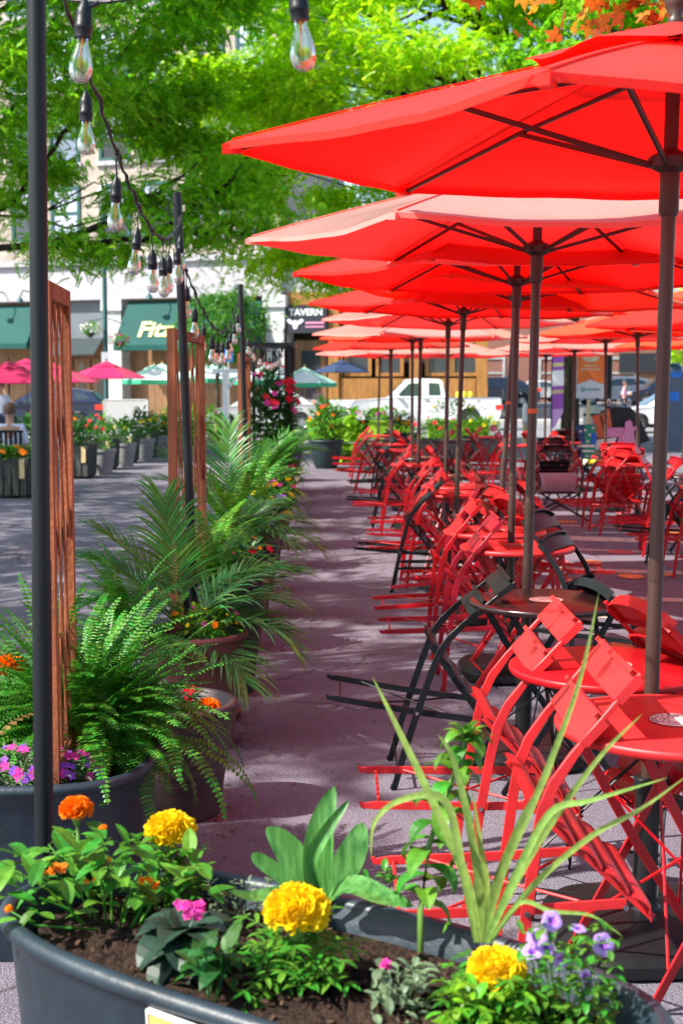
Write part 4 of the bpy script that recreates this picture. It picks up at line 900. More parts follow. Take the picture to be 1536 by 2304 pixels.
# ------------------------------------------------------------------ trellises
def trellis(label, a, c, h, z0=0.0):
    a = Vector((a[0], a[1], 0)); c = Vector((c[0], c[1], 0)); d = c - a; L = d.length; u = d.normalized(); ang = math.atan2(u.y, u.x)
    t = thing('wood_trellis', label, 'trellis', a, ang, 'stained wooden trellis panels')
    for x in (0.02, L - .02):
        b = MB(); b.box((x, 0, h / 2 + z0 / 2), (.042, .028 if L < .5 else .04, h - z0)); b.build('post', 'trellis', t)
    b = MB(); b.box((L / 2, 0, h - .024), (L - .083, .034, .045)); b.build('top_rail', 'trellis', t)
    b = MB(); b.box((L / 2, 0, max(.32, z0 + .05)), (L - .083, .034, .05)); b.build('bottom_rail', 'trellis', t)
    b = MB(); n = max(4, round(L / .16)); ht = h - .05; hb = max(.345, z0 + .075)
    for k in range(-6, n + 6):
        for s in (-1, 1):
            x0 = k * L / n + L / n / 2; sl = .17
            pts = []
            for z, x in ((hb, x0), (ht, x0 + s * sl * (ht - hb))):
                pts.append((x, z))
            (xa, za), (xb, zb) = pts
            lo, hi = .045, L - .045
            # clip to the frame
            f0, f1 = 0.0, 1.0; dx = xb - xa
            for lim, sg in ((lo, 1), (hi, -1)):
                va = sg * (xa - lim); vb = sg * (xb - lim)
                if va < 0 and vb < 0: f0 = 2
                elif va < 0: f0 = max(f0, va / (va - vb))
                elif vb < 0: f1 = min(f1, va / (va - vb))
            if f1 - f0 < .04: continue
            b.bar([(xa + dx * f0, s * .0035, za + (zb - za) * f0), (xa + dx * f1, s * .0035, za + (zb - za) * f1)], .006, .022, up=(0, 1, 0))
    b.build('lattice', 'trellis', t)
q1 = P(106, 1000, 3.50); q2 = P(156, 1100, 3.92)
trellis('nearest reddish wooden trellis standing behind the nearest post', (q1.x, 3.50), (q2.x, 3.92), 1.83, .47)
q1 = P(386, 900, 6.5); q2 = P(454, 900, 7.4)
trellis('middle wooden trellis beside the second light post', (q1.x, 6.5), (q2.x, 7.4), 1.84)
q1 = P(540, 850, 11.9); q2 = P(558, 880, 13.4)
trellis('far narrow wooden trellis behind the third light post', (q1.x, 11.9), (q2.x, 13.4), 1.86)

# ------------------------------------------------------------------ tubs and pots
def superell(a, rx, ry, e):
    c, s = math.cos(a), math.sin(a); return (rx * abs(c) ** e * (1 if c >= 0 else -1), ry * abs(s) ** e * (1 if s >= 0 else -1))
def pot(name, label, cat, loc, rz, rx, ry, h, m, e=1.0, taper=.82, lip=.012, soil_z=.06, n=48, ribs=0, group=None, band=None, prof=None):
    t = thing(name, label, cat, loc, rz, group); b = MB(); rings = []
    P_ = prof or [(taper, 0), (taper + (1 - taper) * .5, h * .5), (.975, h - lip * 3)]
    if ribs and not prof:
        P_ = []
        for i in range(41):
            u = i / 40; z = u * (h - lip * 3); r = taper + (.975 - taper) * u
            r += (.010 * math.sin(u * 2 * math.pi * ribs) if .45 < u < .97 else 0); P_.append((r, z))
    for s, z in P_: rings.append((s * rx, s * ry, z))
    kx, ky = rx - .975 * rx, ry - .975 * ry
    for ang in range(-60, 200, 20):
        dx = lip * math.cos(R(ang)); rings.append((rx - lip * .4 + dx, ry - lip * .4 + dx, h - lip + lip * math.sin(R(ang))))
    rings.append((rx - lip * 2.2, ry - lip * 2.2, h - lip * 2)); rings.append((rx * .95 - lip * 2, ry * .95 - lip * 2, h - soil_z - .05))
    vs = []
    for (a_, b_, z) in rings:
        for j in range(n): x, y = superell(2 * math.pi * j / n, a_, b_, e); vs.append((x, y, z))
    fs = [(i * n + j, i * n + (j + 1) % n, (i + 1) * n + (j + 1) % n, (i + 1) * n + j) for i in range(len(rings) - 1) for j in range(n)] + [tuple(range(n))[::-1]]
    b.add(vs, fs); b.build('pot_wall', m, t, 'auto' if ribs == 0 else True)
    b = MB(); vs = []; g = 10; rnd = random.Random(int(abs(loc[0] * 100 + loc[1] * 1000)))
    for i in range(g + 1):
        for j in range(n):
            x, y = superell(2 * math.pi * j / n, (rx * .95 - lip * 2) * i / g, (ry * .95 - lip * 2) * i / g, e)
            vs.append((x, y, h - soil_z + (rnd.uniform(-.009, .012) if i < g else -.004)))
    b.add(vs, [(i * n + j, (i + 1) * n + j, (i + 1) * n + (j + 1) % n, i * n + (j + 1) % n) for i in range(g) for j in range(n)])
    b.build('soil', 'soil', t, True)
    return t
# nearest big tub
EL, ER = G(-12, 2062, .60), G(1446, 2318, .60)
ax = (ER - EL); ax.z = 0; L0 = ax.length; u0 = ax.normalized(); n0 = Vector((-u0.y, u0.x, 0)); L0 = 1.24; rz0 = R(-32.5); u0 = Vector((math.cos(rz0), math.sin(rz0), 0)); n0 = Vector((-u0.y, u0.x, 0)); ctr0 = Vector((-.065, 2.186, 0))
HT0 = .60
tub0 = pot('planter_tub', 'long oval dark grey plastic tub of flowers in front of the camera', 'planter', (ctr0.x, ctr0.y, 0), rz0, L0 / 2, .247, HT0, 'tub', e=.72, taper=.86, lip=.017, soil_z=.045, n=80)
b = MB()
ch = MB()
for i in range(240):
    a = random.uniform(0, 6.28); r = math.sqrt(random.random()) * .9; x, y = superell(a, (L0 / 2 - .06) * r, .20 * r, .8); s = random.uniform(.002, .007)
    ro = Euler((random.uniform(-.6, .6), random.uniform(-.6, .6), random.uniform(0, 3))).to_matrix(); ch.box((x, y, HT0 - .036), (s * 2, s, s * .5), ro)
ch.build('bark_chips', 'mulch', tub0)['kind'] = 'stuff'
# plaque hung on its near side
pl = G(400, 2304, .5)
# on the near wall: place flush with the wall
wx, wy = superell(R(-112), L0 / 2 * .975, .285 * .975, .72)
bq = MB(); bq.box((0, 0, 0), (.16, .005, .16)); 
pq = thing('planter_plaque', 'ochre plaque with white edge fixed to the nearest tub', 'plaque', (0, 0, 0))
pw = ctr0 + u0 * (-.045) - n0 * .252; pq.location = (pw.x, pw.y, .482); pq.rotation_euler = (R(3), 0, rz0 + R(-3))
bq.build('panel', 'plaque', pq)
bq = MB(); bq.box((0, -.0005, .0825), (.166, .009, .005)); bq.box((-.0815, -.0005, 0), (.003, .009, .16)); bq.box((.0815, -.0005, 0), (.003, .009, .16)); bq.build('edge', 'white', pq)
bq = MB(); bq.cur = 0; bq.box((-.012, -.004, .052), (.02, .002, .006)); bq.box((.016, -.004, .052), (.02, .002, .006)); bq.cur = 1; bq.box((0, -.0045, .058), (.006, .002, .014)); bq.build('emblem', ['sign_teal', 'f_red'], pq)

# ------------------------------------------------------------------ plant makers
def blade_pts(p, az, el, L, droop, n):
    """curve that starts at elevation el and bends down by droop"""
    pts = [Vector(p)]; st = L / n
    for i in range(n):
        e = el - droop * ((i + .5) / n) ** 1.3; pts.append(pts[-1] + Vector((math.cos(az) * math.cos(e), math.sin(az) * math.cos(e), math.sin(e))) * st)
    return pts
def ribbon(mb, pts, w_, prof=None, fold=.25, upv=(0, 0, 1), twist=0.0):
    n = len(pts) - 1; vs = []
    for i, p in enumerate(pts):
        d = (pts[min(i + 1, n)] - pts[max(i - 1, 0)]).normalized(); up = Vector(upv); s = d.cross(up)
        if s.length < 1e-3: s = Vector((1, 0, 0))
        s.normalize(); nn = s.cross(d).normalized()
        if twist: q = Matrix.Rotation(twist * i / n, 3, d); s = q @ s; nn = q @ nn
        u = i / n; ww = w_ / 2 * (prof(u) if prof else (math.sin(math.pi * min(1, u * .92 + .08)) ** .7))
        vs += [p + s * ww + nn * fold * ww, p, p - s * ww + nn * fold * ww]
    mb.add(vs, [(i * 3 + j, i * 3 + j + 1, i * 3 + j + 4, i * 3 + j + 3) for i in range(n) for j in range(2)])
def fern_frond(mb, p, az, el, L, droop, rnd, pinl=.045, np_=26):
    pts = blade_pts(p, az, el, L, droop, 14); n = len(pts) - 1
    mb.tube(pts, [.0022 * (1 - .7 * i / n) for i in range(n + 1)], 4)
    side0 = None
    for i in range(np_):
        u = .07 + .93 * i / np_; f = u * n; k = min(n - 1, int(f)); p0 = pts[k].lerp(pts[k + 1], f - k); d = (pts[k + 1] - pts[k]).normalized()
        s = d.cross(Vector((0, 0, 1))); s = s.normalized() if s.length > 1e-3 else Vector((1, 0, 0)); nn = s.cross(d).normalized()
        l = pinl * (math.sin(math.pi * (u * .86 + .12)) ** .6) * rnd.uniform(.85, 1.1); w_ = L / np_ * .74
        for sg in (-1, 1):
            tip = p0 + s * sg * l + d * l * .22 + nn * (-l * .12 + rnd.uniform(-.1, .14) * l); mdp = p0 + s * sg * l * .5 + nn * l * .10
            mb.add([p0 - d * w_ * .3, mdp - d * w_ * .42 + d * l * .1, tip, mdp + d * w_ * .5 + d * l * .1, p0 + d * w_ * .35], [(0, 1, 2, 3, 4)] if sg > 0 else [(4, 3, 2, 1, 0)])
def fern(label, loc, size=.6, n=46, m='fern', seed=1, group=None, updist=(8, 85), name='fern', pinl=.045, np_=26):
    rnd = random.Random(seed); t = thing(name, label, 'fern', loc, 0, group); b = MB()
    for i in range(n):
        az = i * 2.39996 + rnd.uniform(-.3, .3); el = R(rnd.uniform(*updist)); L = size * rnd.uniform(.65, 1.1) 
        sp = .02 if n < 100 else .055; fern_frond(b, (rnd.gauss(0, sp), rnd.gauss(0, sp), 0), az + rnd.gauss(0, .3), el, L * (rnd.uniform(.6, 1) if n > 100 else 1), R(rnd.uniform(45, 120)) * (.7 if el > R(60) else 1), rnd, pinl, np_)
    b.build('fronds', m, t)
    if n > 100:
        b = MB()
        for i in range(9): fern_frond(b, (0, 0, 0), rnd.uniform(0, 6.28), R(rnd.uniform(5, 60)), size * rnd.uniform(.5, .8), R(110), rnd, pinl * .7, 18)
        b.build('dry_fronds', 'dry_frond', t)
    return t
def palm_frond(mb, p, az, el, L, droop, rnd, ll=.34, npair=30, w_=.016, spread=58):
    pts = blade_pts(p, az, el, L, droop, 12); n = len(pts) - 1
    mb.tube(pts, [.0055 * (1 - .75 * i / n) for i in range(n + 1)], 5)
    for i in range(npair):
        u = .22 + .78 * i / npair; f = u * n; k = min(n - 1, int(f)); p0 = pts[k].lerp(pts[k + 1], f - k); d = (pts[k + 1] - pts[k]).normalized()
        s = d.cross(Vector((0, 0, 1))); s = s.normalized() if s.length > 1e-3 else Vector((1, 0, 0)); nn = s.cross(d).normalized()
        for sg in (-1, 1):
            a = R(spread) * (1 - .55 * (u - .22) / .78) + rnd.uniform(-.06, .06); l = ll * (math.sin(math.pi * (.18 + .72 * u)) ** .5) * rnd.uniform(.88, 1.06)
            dv = (d * math.cos(a) + s * sg * math.sin(a) + nn * rnd.uniform(.10, .32)).normalized(); q = [p0]; dr = rnd.uniform(.45, 1.3)
            for j in range(5): q.append(q[-1] + (dv + Vector((0, 0, -dr * (j / 5) ** 1.8))).normalized() * l / 5)
            ribbon(mb, q, w_, lambda u_: min(1, .45 + u_ * 3) * (1 - u_ ** 2.2) + .03, .35, tuple(nn))
def palm(label, loc, fronds, seed=1, m='palm', group=None, ll=.34, npair=30, w_=.016, name='palm'):
    rnd = random.Random(seed); t = thing(name, label, 'palm', loc, 0, group); b = MB()
    for (az, el, L, dr) in fronds: palm_frond(b, (rnd.gauss(0, .012), rnd.gauss(0, .012), 0), R(az), R(el), L, R(dr), rnd, ll * rnd.uniform(.9, 1.1), npair, w_)
    b.build('fronds', m, t); return t
def leaf_cluster(mb, c, r, n, L, w_, rnd, up=.3, nseg=4, fill=.6, droop=40):
    for i in range(n):
        v = Vector((rnd.gauss(0, 1), rnd.gauss(0, 1), rnd.gauss(0, 1))).normalized(); rr = rnd.uniform(fill, 1) 
        p = Vector(c) + Vector((v.x * r[0], v.y * r[1], abs(v.z) * r[2] if up >= 1 else v.z * r[2])) * rr
        az = math.atan2(v.y, v.x) + rnd.gauss(0, .5); el = rnd.uniform(-.2, .9) + v.z * .4
        s = rnd.uniform(.65, 1.2); ribbon(mb, blade_pts(p, az, el, L * s, R(rnd.uniform(.3, 1) * droop), nseg), w_ * s, lambda u: math.sin(math.pi * (u * .95 + .03)) ** .75, .3)
def stems(mb, base, tips, r=.0028):
    for t_ in tips:
        b_ = Vector(base); t_ = Vector(t_); m_ = (b_ + t_) / 2 + Vector((random.uniform(-.012, .012), random.uniform(-.012, .012), .01)); mb.tube([b_, m_, t_], [r, r * .85, r * .6], 5)
def pompon(mb, c, r, rnd, n=230, flat=.72, pw=.30):
    """marigold head: many ruffled petals on a squashed ball"""
    c = Vector(c); ga = 2.39996
    for i in range(n):
        z = 1 - 1.45 * (i + .5) / n; rr = math.sqrt(max(0, 1 - z * z)); a = i * ga + rnd.uniform(-.2, .2)
        nv = Vector((rr * math.cos(a), rr * math.sin(a), z)); p = c + Vector((nv.x * r, nv.y * r, nv.z * r * flat)) * rnd.uniform(.84, 1.02)
        t1_ = nv.cross(Vector((0, 0, 1))); t1_ = t1_.normalized() if t1_.length > 1e-3 else Vector((1, 0, 0)); t2_ = nv.cross(t1_); q = rnd.uniform(0, 6.28)
        ta = t1_ * math.cos(q) + t2_ * math.sin(q); tb = nv.cross(ta); w_ = r * pw * rnd.uniform(.7, 1.15); h_ = r * .16
        vs = []
        for k in range(5):
            x = (k / 4 * 2 - 1); vs += [p + ta * x * w_ * .55 - nv * h_ * .7 + tb * w_ * .14 * x * x, p + ta * x * w_ + nv * (h_ * (1 - .5 * x * x) + h_ * .35 * math.sin(5 * x + q)) + tb * w_ * (.42 * x * x + .12 * math.sin(7 * x))]
        mb.add(vs, [(2 * k, 2 * k + 2, 2 * k + 3, 2 * k + 1) for k in range(4)])
    mb.lathe([(r * .2, -r * .5 * flat), (r * .8, -r * .3 * flat), (r * .86, 0), (r * .7, r * .45 * flat), (r * .2, r * .75 * flat)], 14, c)
def marigold(label, head, base, r, m, seed, foliage=None, group=None):
    rnd = random.Random(seed); head = Vector(head); base = Vector(base); t = thing('marigold', label, 'flower', base, 0, group); h = head - base
    b = MB(); pompon(b, h, r, rnd); b.build('flower_head', m, t, True)
    b = MB(); b.tube([(0, 0, 0), h * .5 + Vector((.004, .002, 0)), h + Vector((0, 0, -r * .75))], [.0035, .003, .0035], 7); b.lathe([(.003, -r * 1.15), (r * .22, -r * .95), (r * .34, -r * .6), (r * .30, -r * .3)], 10, h); b.build('stem', 'stem', t, True)
    b = MB(); fr, fn, fl = foliage or (.07, 40, .05)
    for i in range(fn):   # pinnate leaves
        a = rnd.uniform(0, 6.28); hgt = rnd.uniform(0, .85); p = h * hgt * .8 + Vector((0, 0, 0)); q = blade_pts(p, a, rnd.uniform(.0, .9), fr * rnd.uniform(.6, 1.2) * (1.15 - .5 * hgt), R(rnd.uniform(20, 70)), 5)
        b.tube(q, .0009, 3)
        for k in range(1, 6):
            d = (q[k] - q[k - 1]).normalized(); s = d.cross(Vector((0, 0, 1))).normalized()
            for sg in (-1, 1):
                aa = math.atan2((d * .5 + s * sg).y, (d * .5 + s * sg).x); ribbon(b, blade_pts(q[k], aa, rnd.uniform(-.2, .4), fl * .5 * rnd.uniform(.8, 1.2), .5, 3), fl * .15, None, .2)
        ribbon(b, blade_pts(q[-1], a, 0, fl * .5, .5, 3), fl * .16)
    b.build('leaves', 'leaf', t); return t
def trumpet(mb, c, r, nrm, rnd, mats=(0, 1)):
    c = Vector(c); nv = Vector(nrm).normalized(); a_ = nv.cross(Vector((0, 0, 1))); a_ = a_.normalized() if a_.length > 1e-3 else Vector((1, 0, 0)); b_ = nv.cross(a_); n = 20
    rings = [(.10, -.55, 1), (.18, -.22, 1), (.42, -.02, 1), (.72, .03, 0), (1.0, -.04, 0)]
    vs = []; ph = rnd.uniform(0, 6)
    for (q, h_, _) in rings:
        for j in range(n):
            t_ = 2 * math.pi * j / n; lob = 1 + (.07 * math.cos(5 * t_ + ph)) * (q > .4); vs.append(c + (a_ * math.cos(t_) + b_ * math.sin(t_)) * r * q * lob + nv * (r * h_ + r * .05 * math.sin(5 * t_ + ph) * q))
    for i in range(len(rings) - 1):
        o = len(mb.v); mb.cur = mats[1] if rings[i + 1][2] else mats[0]
        mb.add(vs[i * n:(i + 2) * n], [(j, (j + 1) % n, n + (j + 1) % n, n + j) for j in range(n)])
    mb.cur = 0
def star_flower(mb, c, r, rnd, n=5, nrm=None):
    c = Vector(c); nv = Vector(nrm) if nrm else Vector((rnd.uniform(-.6, .6), rnd.uniform(-1, .2), rnd.uniform(.3, 1))); nv.normalize()
    a_ = nv.cross(Vector((0, 0, 1))); a_ = a_.normalized() if a_.length > 1e-3 else Vector((1, 0, 0)); b_ = nv.cross(a_)
    for k in range(n):
        t_ = 6.283 * k / n + rnd.uniform(-.15, .15); d = a_ * math.cos(t_) + b_ * math.sin(t_); s = nv.cross(d)
        mb.add([c, c + d * r * .55 + s * r * .38 + nv * r * .1, c + d * r + nv * r * .02, c + d * r * .55 - s * r * .38 + nv * r * .1], [(0, 1, 2, 3)])
def flower_bush(label, loc, r, leafm_, n, L, w_, flowers, seed=1, group=None, name='flowering_plant', cat='plant', droop=40):
    """r=(rx,ry,rz); flowers=[(material, count, radius, kind)]"""
    rnd = random.Random(seed); t = thing(name, label, cat, loc, 0, group); b = MB()
    leaf_cluster(b, (0, 0, r[2] * .45), (r[0], r[1], r[2] * .55), n, L, w_, rnd, droop=droop, fill=.35)
    stems(b, (0, 0, -.02), [(rnd.uniform(-.7, .7) * r[0], rnd.uniform(-.7, .7) * r[1], r[2] * rnd.uniform(.5, .9)) for _ in range(9)])
    b.build('foliage', leafm_, t)
    for (fm, cnt, fr, kind) in flowers:
        b = MB()
        for i in range(cnt):
            v = Vector((rnd.gauss(0, 1), rnd.gauss(-.5, 1), rnd.uniform(.2, 1.2))).normalized(); p = (v.x * r[0] * 1.02, v.y * r[1] * 1.02, r[2] * .45 + v.z * r[2] * .6)
            if kind == 'pom': pompon(b, p, fr * rnd.uniform(.8, 1.1), rnd, 70, .7, .4)
            else: star_flower(b, p, fr * rnd.uniform(.75, 1.2), rnd, 5, v + Vector((0, -.5, .3)))
        b.build('flowers', fm, t, kind == 'pom')
    return t
# ------------------------------------------------------------------ plants of the nearest tub
SZ = HT0 - .045
def S(px, py): return G(px, py, SZ)
def at_tub(lx, ly):  # tub coordinates
    return Vector((ctr0.x, ctr0.y, SZ)) + u0 * lx + n0 * ly
MG = 'marigolds in the nearest tub'
marigold('orange marigold standing tallest at the left of the nearest tub', P(172, 1820, 2.56), (P(172, 1820, 2.56).x, 2.57, SZ), .030, 'm_orange', 1, (.07, 30, .05), MG)
marigold('yellow marigold at the back rim beside the walkway', P(383, 1868, 2.50), (P(376, 1868, 2.50).x, 2.49, SZ), .044, 'm_yellow', 2, (.09, 36, .05), MG)
marigold('largest yellow marigold in the middle of the nearest tub', P(668, 2048, 2.13), (P(668, 2048, 2.13).x, 2.15, SZ), .050, 'm_yellow', 3, (.10, 44, .06), MG)
marigold('yellow marigold at the right below the long striped blades', P(1118, 2182, 2.03), (P(1120, 2182, 2.03).x, 2.04, SZ), .042, 'm_yellow', 4, (.09, 46, .055), MG)
# lantana-like plant at left
t = thing('lantana', 'broad leaved plant with small orange flower clusters at the left of the nearest tub', 'plant', (P(250, 1960, 2.40).x, 2.40, SZ)); rnd = random.Random(5); b = MB(); o_ = t.location
for i in range(150):
    px = rnd.uniform(10, 480); py = rnd.uniform(1900, 2060) - (20 if px > 200 else 0) + abs(px - 260) * .10; Y = 2.40 + rnd.uniform(-.12, .14)
    p = P(px, py, Y) - o_
    if p.z < 0: continue
    a = rnd.uniform(0, 6.28); s = rnd.uniform(.8, 1.25); ribbon(b, blade_pts(p, a, rnd.uniform(-.3, 1.0), .058 * s, R(rnd.uniform(15, 60)), 5), .026 * s, lambda u: math.sin(math.pi * (u * .93 + .05)) ** .8, .25)
for (px, py, Y) in ((60, 1960, 2.42), (150, 1930, 2.45), (250, 1940, 2.4), (330, 1930, 2.45), (430, 1960, 2.4), (90, 2020, 2.35), (300, 2000, 2.35), (20, 1950, 2.45), (210, 1900, 2.45), (380, 1985, 2.36), (110, 1900, 2.5)):
    e = P(px, py, Y) - o_; b.tube([(e.x * .25, e.y * .25, -.02), (e.x * .6, e.y * .6, e.z * .6), e], [.003, .0026, .0016], 5)
e1 = P(20, 2048, 2.34) - o_; e2 = P(80, 2082, 2.3) - o_; e3 = P(160, 2088, 2.3) - o_; b.tube([(0, 0, -.01), e3, e2, e1], [.0025, .0022, .002, .0018], 5)
b.build('foliage', 'leaf', t)
b = MB()
for (px, py, Y, n_) in ((135, 1953, 2.33, 14), (110, 1958, 2.33, 6), (330, 1982, 2.32, 8), (345, 1990, 2.32, 5), (232, 1940, 2.36, 4), (200, 1985, 2.3, 2)):
    for k in range(n_): star_flower(b, P(px + rnd.uniform(-14, 14), py + rnd.uniform(-7, 7), Y) - o_, .0065, rnd, 5)
pompon(b, P(232, 1862, 2.5) - o_, .008, rnd, 30); pompon(b, P(20, 2046, 2.34) - o_, .008, rnd, 30, 1.0)
b.build('flower_cluster', 'm_orange', t)
# dark coleus with magenta bloom
cp = P(412, 2100, 2.20); t = thing('coleus', 'dark grey leaved plant with magenta bloom in the nearest tub', 'plant', (cp.x, 2.22, SZ)); b = MB(); o_ = t.location
for ring, (n_, el, L_, w_) in enumerate(((8, 12, .105, .062), (8, 35, .095, .055), (6, 60, .06, .035), (10, -12, .10, .055))):
    for k in range(n_):
        a = k * 6.283 / n_ + ring * .5; p = (0, 0, .062 - ring * .004 if ring < 3 else .035); ribbon(b, blade_pts(p, a + rnd.uniform(-.2, .2), R(el + rnd.uniform(-8, 8)), L_ * rnd.uniform(.85, 1.1), R(65), 7), w_, lambda u: math.sin(math.pi * (u * .93 + .05)) ** .8, .3)
b.tube([(0, 0, -.02), (0, 0, .07)], .005, 6); b.build('leaves', 'leaf_coleus', t)
b = MB()
for k in range(22): star_flower(b, P(425 + rnd.uniform(-28, 28), 2048 + rnd.uniform(-17, 17), 2.17 + rnd.uniform(-.02, .02)) - o_, .010, rnd, 5)
b.build('flowers', 'f_pink', t)
# canna
cn_ = P(722, 2060, 2.36); t = thing('canna', 'young canna with broad upright grey green leaves at the back rim', 'plant', (cn_.x, 2.36, SZ)); o_ = t.location; b = MB()
def leafpx(mb, pts, w_, Y, o_, fold=.35, upv=(0, -1, .25), prof=None):
    q = []
    for i, (px, py, dy) in enumerate(pts): q.append(P(px, py, Y + dy) - o_)
    # resample smoothly
    m_ = []; n = len(q)
    for i in range(n - 1):
        p0, p1, p2, p3 = q[max(i - 1, 0)], q[i], q[i + 1], q[min(i + 2, n - 1)]
        for k in range(5):
            u = k / 5; m_.append(0.5 * ((2 * p1) + (-p0 + p2) * u + (2 * p0 - 5 * p1 + 4 * p2 - p3) * u * u + (-p0 + 3 * p1 - 3 * p2 + p3) * u ** 3))
    m_.append(q[-1]); ribbon(mb, m_, w_, prof or (lambda u: 1.95 * (u + .02) ** .65 * max(0, 1 - u) ** .8), fold, upv)
leafpx(b, [(716, 2045, 0), (715, 1950, -.01), (722, 1860, 0), (752, 1768, .02)], .075, 2.38, o_, .5)
leafpx(b, [(705, 2040, .03), (690, 1980, .02), (640, 1900, .03), (598, 1862, .03)], .078, 2.39, o_, .25)
leafpx(b, [(720, 2030, 0), (770, 1960, .02), (800, 1900, .03), (815, 1850, .05)], .075, 2.40, o_, .2)
leafpx(b, [(690, 2050, .0), (645, 1980, .0), (585, 1935, 0), (568, 1920, 0)], .04, 2.35, o_, .2)
leafpx(b, [(740, 2020, -.02), (790, 1995, -.05), (860, 2020, -.08), (930, 2040, -.1)], .065, 2.37, o_, .3, (0, -.5, 1))
leafpx(b, [(700, 2020, -.02), (640, 2010, -.05), (570, 2020, -.08), (515, 2005, -.1)], .042, 2.35, o_, .3, (0, -.5, 1))
leafpx(b, [(722, 2010, -.03), (700, 1935, -.035), (740, 1860, -.03), (785, 1800, -.02)], .034, 2.37, o_, .8)
b.build('leaves', mat('canna_leaf', (.03, .15, .02), .32, .5, transl=.35, col2=(.14, .38, .09), nscale=9, stretch=(9, 9, .6)), t, True)
b = MB(); b.tube([(0, 0, -.02), P(718, 1980, 2.44) - o_], [.011, .007], 10); b.build('stem', 'stem', t, True)
# tall leafy stem
st_ = P(945, 2150, 2.27); t = thing('balsam', 'tall single stemmed plant with drooping leaves before the black chair', 'plant', (st_.x, 2.27, SZ)); o_ = t.location
path = [P(946, 2200, 2.26), P(945, 2050, 2.26), P(965, 1900, 2.28), P(1000, 1800, 2.30), P(1035, 1700, 2.28), P(1052, 1648, 2.27)]
path = [p - o_ for p in path]; b = MB(); b.tube(path, [.006, .0055, .005, .0042, .0035, .002], 8); b.build('stem', 'stem', t, True)
b = MB()
for k in range(34):
    u = k / 34; f = (.22 + .78 * u) * 5; i = min(4, int(f)); p = path[i].lerp(path[i + 1], f - i); a = k * 2.4; ribbon(b, blade_pts(p, a, R(rnd.uniform(0, 40)), rnd.uniform(.07, .10) * (1 - .35 * u), R(rnd.uniform(85, 150)), 7), .034 * (1.15 - .4 * u), lambda u_: math.sin(math.pi * (u_ * .93 + .05)) ** .9, .3)
for k in range(20): a = k * .9; ribbon(b, blade_pts(path[-1] + Vector((0, 0, -.006 * (k % 4))), a, R(rnd.uniform(10, 75)), rnd.uniform(.03, .055), R(70), 5), .014)
b.build('leaves', 'leaf', t)
# striped blades
t = thing('iris', 'clump of long striped blades fanning up from the nearest tub', 'plant', (P(1085, 2110, 2.20).x, 2.20, SZ)); o_ = t.location; b = MB()
bl = lambda u: (min(1, .55 + 2.2 * u)) * (1 - u ** 3.0) + .02
for pts, w_, Y in (
    ([(1078, 2120, 0), (1048, 1980, 0), (985, 1830, .01), (900, 1650, .02), (838, 1524, .03)], .021, 2.20),
    ([(1082, 2120, .02), (1075, 1980, .02), (1050, 1830, .02), (1015, 1700, .02), (984, 1652, .02)], .019, 2.21),
    ([(1088, 2120, 0), (1130, 1960, 0), (1210, 1780, 0), (1300, 1540, 0), (1346, 1334, 0)], .017, 2.19),
    ([(1092, 2120, .01), (1160, 1980, .01), (1240, 1850, .01), (1350, 1700, 0), (1444, 1606, 0)], .017, 2.20),
    ([(1100, 2120, 0), (1200, 1990, 0), (1330, 1880, -.01), (1440, 1820, -.02), (1545, 1745, -.03)], .014, 2.18),
    ([(1094, 2120, 0), (1150, 1990, -.01), (1235, 1830, -.02), (1330, 1800, -.03), (1500, 1750, -.04)], .018, 2.18),
    ([(1070, 2120, 0), (1040, 1960, -.01), (1000, 1800, -.02), (900, 1800, -.03), (842, 1850, -.03), (834, 1928, -.03)], .017, 2.19),
    ([(1090, 2120, .03), (1110, 2000, .03), (1170, 1850, .03), (1232, 1740, .03), (1262, 1640, .03)], .016, 2.22),
    ([(1086, 2120, .03), (1094, 2000, .03), (1080, 1900, .03), (1062, 1780, .03)], .016, 2.22),
    ([(1105, 2110, -.03), (1170, 2030, -.04), (1240, 2050, -.05), (1330, 2060, -.06), (1400, 2108, -.07)], .010, 2.17)):
    leafpx(b, pts, w_ * .78, Y, o_, .25, (0, -1, .15), bl)
b.build('blades', 'blade', t, True)
# petunias
pc = P(1270, 2180, 1.98); t = thing('petunia', 'violet and white trumpet flowers at the right end of the nearest tub', 'flower', (pc.x, 2.0, SZ)); o_ = t.location; b = MB()
fl = [(1240, 2072, 24, (.1, -1, .6)), (1206, 2108, 24, (-.1, -.6, .9)), (1196, 2140, 24, (-.2, -.5, 1)), (1262, 2158, 20, (0, -1, .3)), (1356, 2125, 27, (.3, -1, .5)), (1300, 2088, 18, (.1, -.2, 1)), (1228, 2133, 18, (.1, -.7, .7)), (1316, 2196, 15, (.4, -1, .2))]
for px, py, r_, nv in fl: trumpet(b, P(px, py, 1.97) - o_, r_ * 1.97 / 3000, nv, rnd)
b.build('flowers', ['f_lilac', 'f_purple'], t, True); b = MB()
for k in range(330):
    p = P(rnd.uniform(1170, 1385), rnd.uniform(2085, 2330), 1.98 + rnd.uniform(-.05, .09)) - o_
    if p.z < -.02: continue
    ribbon(b, blade_pts(p, rnd.uniform(0, 6.28), rnd.uniform(-.4, 1.1), rnd.uniform(.014, .028), .6, 3), rnd.uniform(.008, .013))
for px, py, r_, nv in fl: e = P(px, py, 1.98) - o_; b.tube([(e.x * .4, .01, 0), (e.x * .8, .01, e.z * .6), (e.x, e.y + .012, e.z - .01)], .0016, 4)
b.build('foliage', 'leaf', t)
